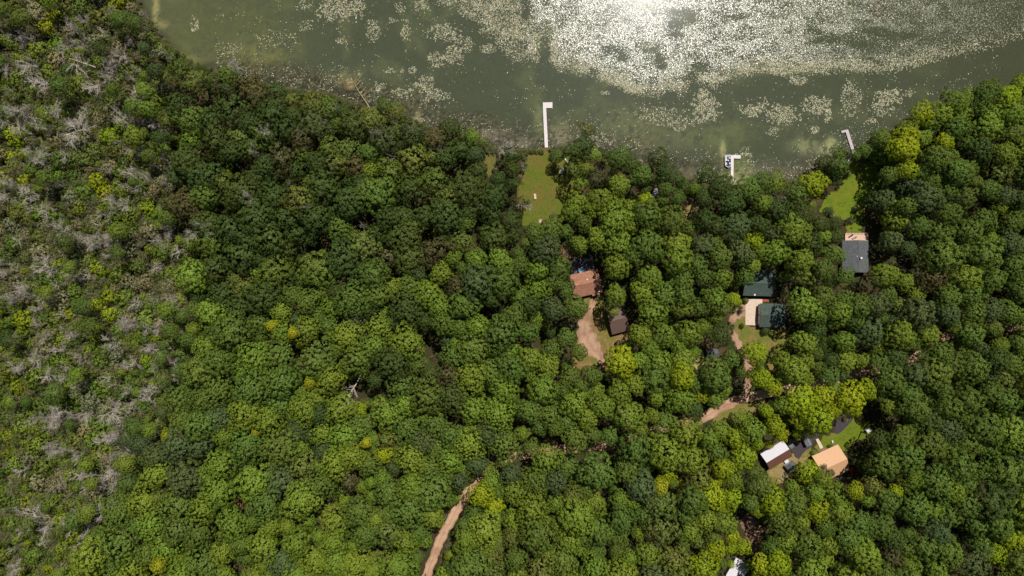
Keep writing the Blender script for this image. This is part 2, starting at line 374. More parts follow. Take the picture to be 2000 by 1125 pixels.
def water_c(px, py):
    d = dline(SHORE, px, py)
    n = fbm(px / 45, py / 45); n2 = fbm(px / 9 + 9, py / 9, 5); n3 = fbm(px / 3.2, py / 3.2 + 70, 3)
    c = np.ones(px.shape + (3,)) * np.array(lin(80, 86, 67))
    c = mixc(c, lin(94, 98, 68), sstep(700, 300, px) * 0.65)
    c = mixc(c, lin(100, 106, 74), sstep(0.5, 0.75, n) * 0.6)
    c = mixc(c, lin(74, 78, 56), sstep(1500, 2000, px) * 0.7)
    # submerged weed beds along the bank
    reach = 55 + 45 * (n - 0.5) * 2 + 30 * blob(px, py, 900, 230, 140, 80) - 35 * sstep(1560, 1700, px)
    bed = sstep(reach, reach * 0.35, d) * sstep(380, 470, px)
    c = mixc(c, lin(74, 72, 54), bed * (0.35 + 0.65 * sstep(0.38, 0.55, n2)))
    c = mixc(c, lin(112, 108, 86), bed * sstep(0.56, 0.66, n3) * 0.7)
    c = mixc(c, lin(48, 46, 38), bed * sstep(0.46, 0.36, n3) * 0.6)
    c = mixc(c, lin(58, 56, 46), sstep(20, 0, d) * 0.8 * (0.4 + n2))
    # pale algae and sand
    for (x, y, a, b, s, col) in [(304, 24, 5, 26, .9, (165, 156, 104)), (318, 48, 9, 6, .6, (160, 150, 100)), (360, 118, 26, 12, .6, (140, 140, 84)), (505, 105, 40, 14, .5, (135, 135, 82)), (440, 60, 120, 60, .35, (112, 114, 66)),
                                 (670, 150, 22, 12, .5, (135, 130, 88)), (684, 165, 8, 6, .8, (170, 150, 108)), (1052, 230, 8, 28, .7, (122, 130, 88)), (1090, 250, 20, 20, .4, (128, 130, 92)),
                                 (1412, 292, 5, 14, .9, (172, 172, 118)), (1424, 346, 12, 14, .7, (150, 156, 104)), (1450, 345, 20, 18, .75, (150, 154, 100)), (1445, 320, 14, 18, .5, (118, 130, 80)), (1624, 283, 9, 12, 1, (158, 160, 112)), (1575, 285, 22, 12, .7, (146, 148, 104)), (1610, 296, 12, 8, .6, (150, 150, 104)),
                                 (1225, 240, 50, 26, .5, (122, 126, 86)), (1400, 260, 60, 24, .45, (112, 118, 78)), (1300, 270, 60, 20, .35, (120, 120, 84)), (1545, 240, 40, 20, .3, (115, 118, 80)),
                                 (1012, 278, 34, 9, .6, (126, 120, 100)), (1095, 268, 16, 16, .5, (150, 140, 112)), (1520, 335, 40, 16, .5, (122, 114, 94)), (1350, 340, 30, 12, .5, (130, 122, 96)), (960, 262, 24, 10, .5, (140, 130, 108)), (815, 232, 8, 12, .7, (160, 150, 108))]:
        t = np.clip(blob(px, py, x, y, a * 1.15, b * 1.15) * 1.7 * sstep(0.3, 0.62, 0.6 * n2 + 0.4 * n3), 0, 1) * s
        c = mixc(c, lin(*col), t)
    c = c * (0.86 + 0.12 * fbm(px / 70, py / 18 + 5))[..., None]
    return c
w = grid('lake_water', axis(-1400, 1400, -180, 260, 0.7, 60), axis(36, 1400, 36, 150, 0.7, 60), -0.3, water_c, M['water'])
tag(w, 'murky olive green lake with weed beds along its bank', 'water', kind='structure')

def patch(name, poly, z, mat, label, c1, c2, c3=None, jit=1.3, kind='structure', cell=2.2):
    """flat sheet inside an outline, cut from a small grid so that its edge is ragged and its colour can vary"""
    p = np.array(poly, float); x0, y0 = p.min(0) - 4; x1, y1 = p.max(0) + 4
    xs = np.arange(x0, x1, cell); ys = np.arange(y0, y1, cell)
    X, Y = np.meshgrid(xs, ys)
    jx = (fbm(X / 7 + 3, Y / 7) - 0.5) * 10 * jit; jy = (fbm(X / 7, Y / 7 + 40) - 0.5) * 10 * jit
    ins = inpoly(poly, X + jx, Y + jy)
    ny, nx = X.shape; i = np.arange(nx * ny).reshape(ny, nx)
    keep = ins[:-1, :-1] | ins[1:, 1:]
    q = np.stack([i[1:, :-1], i[1:, 1:], i[:-1, 1:], i[:-1, :-1]], -1)[keep]
    used, inv = np.unique(q, return_inverse=True)
    px = X.reshape(-1)[used]; py = Y.reshape(-1)[used]
    V = np.stack([(px - 1000) / F, (562.5 - py) / F, np.full(px.shape, z)], -1)
    me = mesh(name, V.tolist(), inv.reshape(-1, 4).tolist(), mat)
    n = fbm(px / 14, py / 14); n2 = fbm(px / 4 + 20, py / 4)
    c = mixc(np.ones((len(px), 3)) * np.array(c1), c2, sstep(0.38, 0.62, n))
    if c3 is not None: c = mixc(c, c3, sstep(0.55, 0.72, n2) * 0.8)
    setcol(me, c)
    return tag(link(name, me), label, name.replace('_', ' '), kind=kind)
GR = lin(104, 116, 40); GR2 = lin(122, 106, 56); GR3 = lin(88, 98, 36)
patch('lawn', LAWN1, 0.02, M['grass'], 'mown lawn with worn brown grass running down to the long white dock', lin(102, 110, 38), lin(116, 106, 50), lin(88, 100, 34))
patch('lawn', LAWN2, 0.02, M['grass'], 'bright green lawn behind the landing of the short angled dock', lin(104, 124, 30), lin(118, 124, 38), lin(90, 108, 30))
patch('lawn', YARD, 0.02, M['grass'], 'striped green lawn below the green roofed garage', lin(112, 116, 50), lin(135, 118, 66), lin(92, 104, 40))
patch('lawn', LAWN3, 0.02, M['grass'], 'bright grass strip above the tan roofed house', lin(106, 122, 32), lin(122, 122, 48), lin(88, 104, 30))
patch('lawn', LAWN4, 0.02, M['grass'], 'dry yellowed grass between the two lower cabins', lin(150, 132, 84), lin(120, 116, 52), lin(170, 145, 105))
patch('lawn', YARDA, 0.02, M['grass'], 'thin grass and bare earth round the brown cabin driveway', lin(140, 112, 74), lin(118, 114, 50), lin(160, 128, 92))
patch('lawn', [(1348, 402), (1362, 398), (1372, 392), (1362, 415), (1356, 432), (1336, 430), (1340, 412)], 0.02, M['grass'], 'small dry clearing of thin grass among dark trees', lin(140, 130, 70), lin(160, 138, 96))
patch('lawn', [(885, 970), (912, 938), (928, 930), (918, 948), (900, 985), (888, 992)], 0.02, M['grass'], 'grassy verge on the upper side of the dirt road', lin(112, 122, 44), lin(128, 128, 60))
patch('lawn', [(1395, 812), (1420, 796), (1465, 788), (1500, 786), (1480, 800), (1440, 808), (1410, 822), (1392, 826)], 0.02, M['grass'], 'thin grass verge below the bend of the dirt road', lin(120, 118, 56), lin(140, 122, 76))
patch('clearing', [(715, 1078), (745, 1068), (765, 1085), (755, 1110), (735, 1125), (700, 1100)], 0.02, M['grass'], 'small grassy clearing with pale weeds in the lower woods', lin(92, 98, 40), lin(120, 116, 58))
patch('clearing', [(632, 1000), (648, 985), (655, 1000), (650, 1020), (638, 1028), (628, 1018)], 0.02, M['grass'], 'narrow patch of yellow green undergrowth in the lower woods', lin(120, 120, 48), lin(150, 132, 66))
patch('clearing', [(1356, 700), (1376, 690), (1382, 700), (1366, 712), (1355, 722)], 0.02, M['grass'], 'pale weedy gap beside the dark garden shed', lin(165, 160, 85), lin(180, 165, 120))
patch('clearing', [(948, 292), (968, 292), (968, 330), (955, 345), (948, 325)], 0.02, M['grass'], 'light green marshy gap near the bleached dead tree', lin(92, 102, 44), lin(116, 108, 58), lin(80, 92, 38))

def strip(name, pts, widths, z, mat, label, c1, c2, step=1.1, jag=0.35):
    P = [Vector(W(x, y)[:2]) for x, y in pts]
    if not hasattr(widths, '__len__'): widths = [widths] * len(P)
    out = []; ww = []
    for i in range(len(P) - 1):                              # smooth curve through the points
        p0 = P[max(i - 1, 0)]; p1 = P[i]; p2 = P[i + 1]; p3 = P[min(i + 2, len(P) - 1)]
        n = max(2, int((p2 - p1).length / step))
        for k in range(n):
            t = k / n
            out.append(0.5 * ((2 * p1) + (p2 - p0) * t + (2 * p0 - 5 * p1 + 4 * p2 - p3) * t * t + (3 * p1 - p0 - 3 * p2 + p3) * t ** 3)); ww.append(widths[i] * (1 - t) + widths[i + 1] * t)
    V = []; Fc = []; m_ = 7
    for i, p in enumerate(out):
        d = (out[min(i + 1, len(out) - 1)] - out[max(i - 1, 0)]).normalized(); nrm = Vector((-d.y, d.x))
        a = ww[i] / 2 + random.uniform(-jag, jag); b = ww[i] / 2 + random.uniform(-jag, jag)
        for k in range(m_):
            q = p + nrm * (-a + (a + b) * k / (m_ - 1)); V.append((q.x, q.y, z))
        if i:
            for k in range(m_ - 1): Fc.append(((i - 1) * m_ + k, (i - 1) * m_ + k + 1, i * m_ + k + 1, i * m_ + k)[::-1])
    me = mesh(name, V, Fc, mat); A = np.array(V)
    n = fbm(A[:, 0] / 4, A[:, 1] / 4)
    c = mixc(np.ones((len(A), 3)) * np.array(c1), c2, sstep(0.35, 0.6, n))
    k = np.tile(np.abs(np.arange(m_) - 3) / 3.0, len(out))
    edge = np.clip((k - 0.6) * 2.2, 0, 1) * sstep(0.35, 0.6, fbm(A[:, 0] / 1.7 + 9, A[:, 1] / 1.7)); c = mixc(c, lin(112, 104, 58), edge * 0.8)
    c = c * (1 - 0.16 * (np.abs(k - 0.1) < 0.2) + 0.08 * (np.abs(k - 0.45) < 0.2))[:, None] * (0.8 + 0.4 * fbm(A[:, 0] / 2.2, A[:, 1] / 2.2 + 30))[:, None]
    setcol(me, c)
    return tag(link(name, me), label, name.replace('_', ' '), kind='structure')
strip('dirt_road', ROAD, [4.0] * 9 + [4.2] * (len(ROAD) - 9), 0.045, M['gravel'], 'sandy dirt road winding through the woods', lin(176, 136, 110), lin(200, 162, 134))
strip('gravel_driveway', *DRIVES['cabin_driveway'], 0.065, M['gravel'], 'wide gravel turning area below the brown cabin', lin(158, 122, 96), lin(190, 152, 126), jag=0.8)
strip('gravel_driveway', *DRIVES['garage_driveway'], 0.065, M['gravel'], 'curved gravel driveway up to the concrete pad of the green garage', lin(160, 126, 100), lin(186, 150, 124), jag=0.6)
strip('gravel_driveway', *DRIVES['side_driveway'], 0.065, M['gravel'], 'dark worn driveway in the gap above the white roof', lin(125, 98, 84), lin(165, 130, 105), jag=0.6)
def slab(name, poly, z0, z1, mat, label):
    b = MB(); b.prism([W(x, y)[:2] for x, y in poly][::-1], z0, z1)
    return tag(b.build(name, mat), label, name.replace('_', ' '), kind='structure')
slab('concrete_pad', [(1456, 584.5), (1489, 583.5), (1487, 636), (1455.5, 634.5)], 0.0, 0.12, M['concrete'], 'pale concrete parking pad beside the green roofed garage')
slab('patio', [(1113, 506), (1158, 502), (1162, 540), (1118, 546)], 0.0, 0.1, M['slate'], 'shaded blue grey patio above the brown cabin')
slab('asphalt_driveway', [(1628, 846), (1632, 822), (1664, 812), (1672, 806), (1662, 824), (1645, 842), (1636, 848)], 0.0, 0.07, M['asphalt'], 'purple grey asphalt strip beside the bright grass')
slab('asphalt_driveway', [(1546, 878), (1551, 852), (1566, 838), (1600, 834), (1599, 848), (1590, 860), (1585, 872), (1574, 880), (1566, 888), (1560, 897), (1553, 893)], 0.0, 0.07, M['asphalt'], 'dark asphalt yard between the white roofed cabin and the tan roofed house')
for o in list(COL.objects):
    if o.name.startswith('asphalt_driveway'): o.data.materials.clear(); o.data.materials.append(pmat('worn_asphalt', lin(76, 68, 72), 0.9, 0.2, var=0.2, scale=1.5))
slab('footpath', [(1593, 858), (1598, 856), (1608, 874), (1602, 877)], 0.0, 0.1, M['concrete'], 'short pale concrete path to the tan roofed house')
slab('doorstep', [(1602, 877), (1611, 873), (1615, 880), (1606, 884)], 0.0, 0.16, M['brick'], 'brick doorstep at the end of the pale path')
slab('brick_steps', [(1099, 491), (1110, 493), (1116, 506), (1104, 508), (1097, 500)], 0.0, 0.14, M['brick'], 'pinkish brick steps at the corner of the shaded patio')
slab('stone_landing', [(1655, 313), (1664, 302), (1672, 306), (1662, 318)], 0.0, 0.14, M['stone'], 'pale pink stone landing at the foot of the short angled dock')
slab('brick_path', [(1478, 584), (1502, 583), (1502, 589), (1479, 590)], 0.0, 0.09, M['redwood'], 'reddish brick path between the two green roofs')

# ------------------------------------------------------------------ vegetation meshes (unit crown radius, origin at the crown's middle)
def unit(v): return v / np.maximum(np.linalg.norm(v, axis=-1, keepdims=True), 1e-9)
def quads_at(P, N, size, rg, asp=0.75):
    n = len(P); r_ = rg.normal(size=(n, 3)); T = unit(np.cross(N, r_)); B = np.cross(N, T)
    s = (size * rg.uniform(0.65, 1.35, n))[:, None] * 0.5
    return np.stack([P - T * s - B * s * asp * 0.4, P + T * s * 0.1 - B * s * asp, P + T * s + B * s * asp * 0.3, P - T * s * 0.1 + B * s * asp], 1)
def crown(seed, nl=72, lr=(0.14, 0.25), nsub=10, per=9, leaf=0.068, up=1.05, low=-0.6, out=0.17, loose=0.0, core=240, jit=0.36, sep=0.72):
    rg = np.random.default_rng(seed)
    ph = rg.uniform(0, 6.28, 4); am = rg.uniform(0.3, 1, 4)
    env = lambda a: 1 + out * (am[0] * np.sin(2 * a + ph[0]) + am[1] * np.sin(3 * a + ph[1]) + am[2] * np.sin(5 * a + ph[2])) / 1.4
    C = []; rad = []
    tries = 0
    while len(C) < nl and tries < 6000:
        tries += 1
        z = rg.uniform(low, 1); a = rg.uniform(0, 6.283); r0 = math.sqrt(max(0, 1 - (max(z, 0) if z > 0 else -z * 0.6) ** 2)) * env(a)
        rr = rg.uniform(*lr); bump = rg.uniform(0.9, 1.06)
        p = np.array([r0 * math.cos(a), r0 * math.sin(a), z * up]) * (1 - rr * 0.75) * bump * (1 - loose * rg.uniform(0, 0.5))
        if all(np.linalg.norm(p - q) > (rr + r2) * sep for q, r2 in zip(C, rad)): C.append(p); rad.append(rr)
        elif tries % 400 == 0: lr = (lr[0] * 0.85, lr[1] * 0.85)
    C = np.array(C); rad = np.array(rad); k = len(C)
    O = unit(unit(C) + np.array([0, 0, 0.5]))
    D = unit(rg.normal(size=(k, nsub, 3)) + O[:, None] * 1.35)
    S = (C[:, None] + D * (rad * 0.72)[:, None, None]).reshape(-1, 3); sr = np.repeat(rad * 0.42, nsub); SO = D.reshape(-1, 3)
    lvs = np.repeat(rg.uniform(0, 1, k), nsub) * 0.4 + rg.uniform(0, 1, len(S)) * 0.35
    d = unit(rg.normal(size=(len(S), per, 3)) + SO[:, None] * 1.4)
    P = (S[:, None] + d * (sr[:, None] * rg.uniform(0.75, 1.1, (len(S), per)))[..., None]).reshape(-1, 3)
    N = unit(d.reshape(-1, 3) + rg.normal(size=(len(P), 3)) * jit + np.array([0, 0, 0.1]))
    lv = np.repeat(lvs, per) + rg.uniform(0, 0.25, len(P))
    V = quads_at(P, N, leaf, rg)
    CN = unit(P * np.array([1, 1, 1 / up ** 2]) + np.array([0, 0, 0.12])); NS = unit(CN * 0.62 + d.reshape(-1, 3) * 0.5 + N * 0.12)
    if core:
        dd = unit(rg.normal(size=(core, 3))); dd[:, 2] = np.abs(dd[:, 2])
        Pc = dd * np.array([0.78, 0.78, up * 0.72]) * rg.uniform(0.6, 1, (core, 1)); Vc = quads_at(Pc, unit(dd + rg.normal(size=dd.shape) * 0.3), 0.2, rg)
        V = np.concatenate([V, Vc]); lv = np.concatenate([lv, rg.uniform(0.2, 0.7, core)]); NS = np.concatenate([NS, unit(dd)])
    return V, lv, NS
def cone_crown(seed):
    """narrow evergreen: whorls of drooping boughs"""
    rg = np.random.default_rng(seed); P = []; N = []; lv = []
    for i in range(16):
        t = i / 15; z = -0.9 + 2.6 * t; rad = 0.95 * (1 - t) ** 0.8 + 0.06; nb = int(9 - 4 * t)
        for k in range(nb):
            a = rg.uniform(0, 6.28); L = rad * rg.uniform(0.75, 1.1); v = rg.uniform()
            n = 26; s = rg.uniform(0.1, 1, n); q = np.stack([np.cos(a) * s * L, np.sin(a) * s * L, z - 0.25 * s * L], -1) + rg.normal(size=(n, 3)) * 0.06
            P.append(q); N.append(unit(rg.normal(size=(n, 3)) * 0.6 + np.array([math.cos(a) * 0.5, math.sin(a) * 0.5, 0.8]))); lv.append(np.full(n, v * 0.5) + rg.uniform(0, 0.5, n))
    return quads_at(np.concatenate(P), np.concatenate(N), 0.12, rg), np.concatenate(lv)
def tri_tubes(paths, mat_i=0):
    """thin three-sided tubes as loose quads; paths: (p0, p1, r0, r1)"""
    A = np.array([p[0] for p in paths]); B = np.array([p[1] for p in paths]); r0 = np.array([p[2] for p in paths])[:, None]; r1 = np.array([p[3] for p in paths])[:, None]
    d = unit(B - A); u = unit(np.cross(d, np.array([0.31, 0.52, 0.79]))); v = np.cross(d, u); out = []
    for k in range(3):
        a0, a1 = 2.094 * k, 2.094 * (k + 1)
        o0 = u * math.cos(a0) + v * math.sin(a0); o1 = u * math.cos(a1) + v * math.sin(a1)
        out.append(np.stack([A + o0 * r0, A + o1 * r0, B + o1 * r1, B + o0 * r1], 1))
    return np.concatenate(out)
def branches(rg, base, d, L, r, depth, acc, kids=(5, 5, 4), bend=0.25):
    p = np.array(base, float); n = 4; d = d / np.linalg.norm(d)
    for i in range(n):
        q = p + d * L / n; acc.append((p, q, r * (1 - i * 0.2), r * (1 - (i + 1) * 0.2)))
        if depth < len(kids) and i >= (0 if depth else 1):
            for _ in range(max(1, round(kids[depth] / (n - 0.5)) + (rg.random() < 0.4))):
                dd = unit(d + rg.normal(size=3) * 0.65 + np.array([0, 0, 0.12])); branches(rg, p + (q - p) * rg.random(), dd, L * rg.uniform(0.35, 0.6), max(r * 0.46, 0.03), depth + 1, acc, kids, bend)
        p = q; d = unit(d + rg.normal(size=3) * bend * 0.5)
def bare(seed, hgt=9.0, spread=0.85, limbs=9, kids=(6, 6), r=0.22, lean=0.0, start=0.35):
    rg = np.random.default_rng(seed); tr = []; br = []; p = np.zeros(3); d = unit(np.array([lean, 0, 1.0])); n = 7
    for i in range(n):
        q = p + d * hgt / n; tr.append((p, q, r * (1 - i / (n + 1)), r * (1 - (i + 1) / (n + 1))))
        if (i + 1) / n >= start:
            for _ in range(max(1, round(limbs / (n * (1 - start))))):
                a = rg.uniform(0, 6.28); e = np.array([math.cos(a) * spread, math.sin(a) * spread, rg.uniform(0.35, 1.0)]); branches(rg, q, unit(e), hgt * rg.uniform(0.25, 0.45), r * 0.36, 0, br, kids)
        p = q; d = unit(d + rg.normal(size=3) * 0.07)
    return tri_tubes(tr), tri_tubes(br)
def shrub(seed, nst=44, leaves=380, hgt=1.0, wide=0.5, leaf=0.09, stem=0.014):
    """upright shrub of thin pale stems and small leaves, about 1 high"""
    rg = np.random.default_rng(seed); seg = []; P = []; lv = []
    for i in range(nst):
        a = rg.uniform(0, 6.28); b = np.array([math.cos(a), math.sin(a), 0]) * rg.uniform(0, wide * 0.5); top = b * rg.uniform(1.2, 2.4) + np.array([rg.normal() * 0.06, rg.normal() * 0.06, hgt * rg.uniform(0.6, 1.1)])
        mid = (b + top) / 2 + rg.normal(size=3) * 0.04; seg += [(b, mid, stem, stem * 0.8), (mid, top, stem * 0.8, stem * 0.4)]
        for _ in range(3):
            s = rg.uniform(0.5, 0.95); q = b + (top - b) * s; seg.append((q, q + np.array([rg.normal() * 0.12, rg.normal() * 0.12, rg.uniform(0.08, 0.25)]), stem * 0.6, stem * 0.3))
        n = leaves // nst; s = rg.uniform(0.3, 1.02, (n, 1)); P.append(b + (top - b) * s + rg.normal(size=(n, 3)) * 0.07); lv.append(np.full(n, rg.random() * 0.5) + rg.random(n) * 0.5)
    P = np.concatenate(P); N = unit(rg.normal(size=P.shape) * 0.7 + np.array([0, 0.2, 0.8])); V = quads_at(P, N, leaf, rg, 0.6); T = tri_tubes(seg)
    return np.concatenate([V, T]), np.concatenate([np.concatenate(lv), np.full(len(T), 0.5)]), np.concatenate([np.zeros(len(V)), np.ones(len(T))])

def trunk_unit(seed):
    """unit-high tapered trunk with limbs reaching into the crown"""
    b = MB(); rr = random.Random(seed)
    b.tube([(0, 0, -0.02), (0.01, 0, 0.3), (-0.005, 0.01, 0.62), (0.02, 0, 0.9)], [1.0, 0.75, 0.55, 0.2], 8)
    b2 = MB(); pts = [(p[0], p[1], p[2]) for p in b.v]
    return b, rr
def trunk_mesh(seed, h=15.0, r=0.28):
    rr = random.Random(seed); b = MB()
    path = [(0, 0, -0.2), (0.05, 0.02, h * 0.3), (-0.08, 0.1, h * 0.6), (0.1, 0, h * 0.88)]
    b.tube(path, [r * 1.25, r * 0.85, r * 0.6, r * 0.2], 8)
    for k in range(6):
        a = rr.uniform(0, 6.28); z = h * rr.uniform(0.42, 0.72); L = h * 0.2
        b.tube([(0, 0, z), (math.cos(a) * L * 0.5, math.sin(a) * L * 0.5, z + L * 0.35), (math.cos(a) * L, math.sin(a) * L, z + L * 0.8)], [r * 0.4, r * 0.28, r * 0.1], 5)
    return mesh('trunk', b.v, b.f, M['bark'])
CR = {'round': [], 'fine': [], 'loose': [], 'cone': []}
for i in range(6): CR['round'].append(quads_mesh('crown', *(lambda v: (v[0], M['leaf'], v[1], None, None, 4, v[2]))(crown(100 + i, nl=(72, 84, 64)[i % 3]))))
for i in range(5): CR['fine'].append(quads_mesh('crown', *(lambda v: (v[0], M['leaf'], v[1], None, None, 4, v[2]))(crown(200 + i, nl=95, lr=(0.11, 0.19), nsub=8, per=8, leaf=0.062, up=0.8, low=-0.4, out=0.26, sep=0.8))))
for i in range(5): CR['loose'].append(quads_mesh('crown', *(lambda v: (v[0], M['leaf'], v[1], None, None, 4, v[2]))(crown(300 + i, nl=44, lr=(0.13, 0.26), nsub=9, per=10, leaf=0.07, up=1.0, out=0.3, loose=0.5, core=120, jit=0.6))))
for i in range(3): CR['cone'].append(quads_mesh('crown', *(lambda v: (v[0], M['leaf'], v[1]))(cone_crown(400 + i))))
TR = [trunk_mesh(i) for i in range(4)]
BUSH = []
for i in range(6):
    V, lv, NS = crown(500 + i, nl=26, lr=(0.22, 0.36), nsub=8, per=8, leaf=0.13, up=1.0, low=-0.6, out=0.3, loose=0.35, core=60, jit=0.8)
    rg = np.random.default_rng(i); st = [(np.array([0, 0, -1.6]), np.array([rg.normal() * 0.4, rg.normal() * 0.4, 0.2 + rg.random() * 0.5]), 0.035, 0.012) for _ in range(9)]; T = tri_tubes(st)
    BUSH.append(quads_mesh('bush', np.concatenate([V, T]), None, np.concatenate([lv, np.full(len(T), .5)]), mats=[M['twigleaf'], M['twig']], midx=np.concatenate([np.zeros(len(V)), np.ones(len(T))]), NS=np.concatenate([NS, np.tile([0, 0, 1.0], (len(T), 1))])))
SHR = []
for i in range(6):
    V, lv, mi = shrub(600 + i, leaves=(420, 300, 520)[i % 3]); SHR.append(quads_mesh('shrub', V, None, lv, mats=[M['twigleaf'], M['twig']], midx=mi))
DEAD = []
for i in range(9):
    kw = [dict(), dict(spread=1.3, limbs=12, kids=(5, 5)), dict(hgt=11, spread=0.7, limbs=10), dict(spread=1.1, limbs=14, kids=(5, 4), start=0.2), dict(hgt=12, lean=0.3, spread=0.8), dict(hgt=7, spread=1.5, limbs=14, kids=(5, 5)),
          dict(hgt=8, spread=1.0, limbs=16, kids=(4, 4), r=0.17), dict(hgt=10, lean=0.5, limbs=9), dict(hgt=6.5, spread=1.2, limbs=18, kids=(5, 5), r=0.17)][i]
    t, b = bare(700 + i, **kw); DEAD.append((quads_mesh('trunk', t, M['deadwood']), quads_mesh('branches', b, M['deadwood'])))

TINT = {'B': lin(166, 182, 36), 'L': lin(136, 158, 54), 'M': lin(112, 134, 54), 'D': lin(88, 106, 48), 'G': lin(100, 116, 66), 'O': lin(126, 138, 62), 'R': lin(106, 102, 60), 'Y': lin(190, 188, 44), 'W': lin(156, 154, 110)}
WORD = {'B': 'bright yellow green', 'L': 'light green', 'M': 'mid green', 'D': 'dark green', 'G': 'grey green', 'O': 'olive green', 'R': 'brownish green', 'Y': 'yellow', 'W': 'pale sage green'}

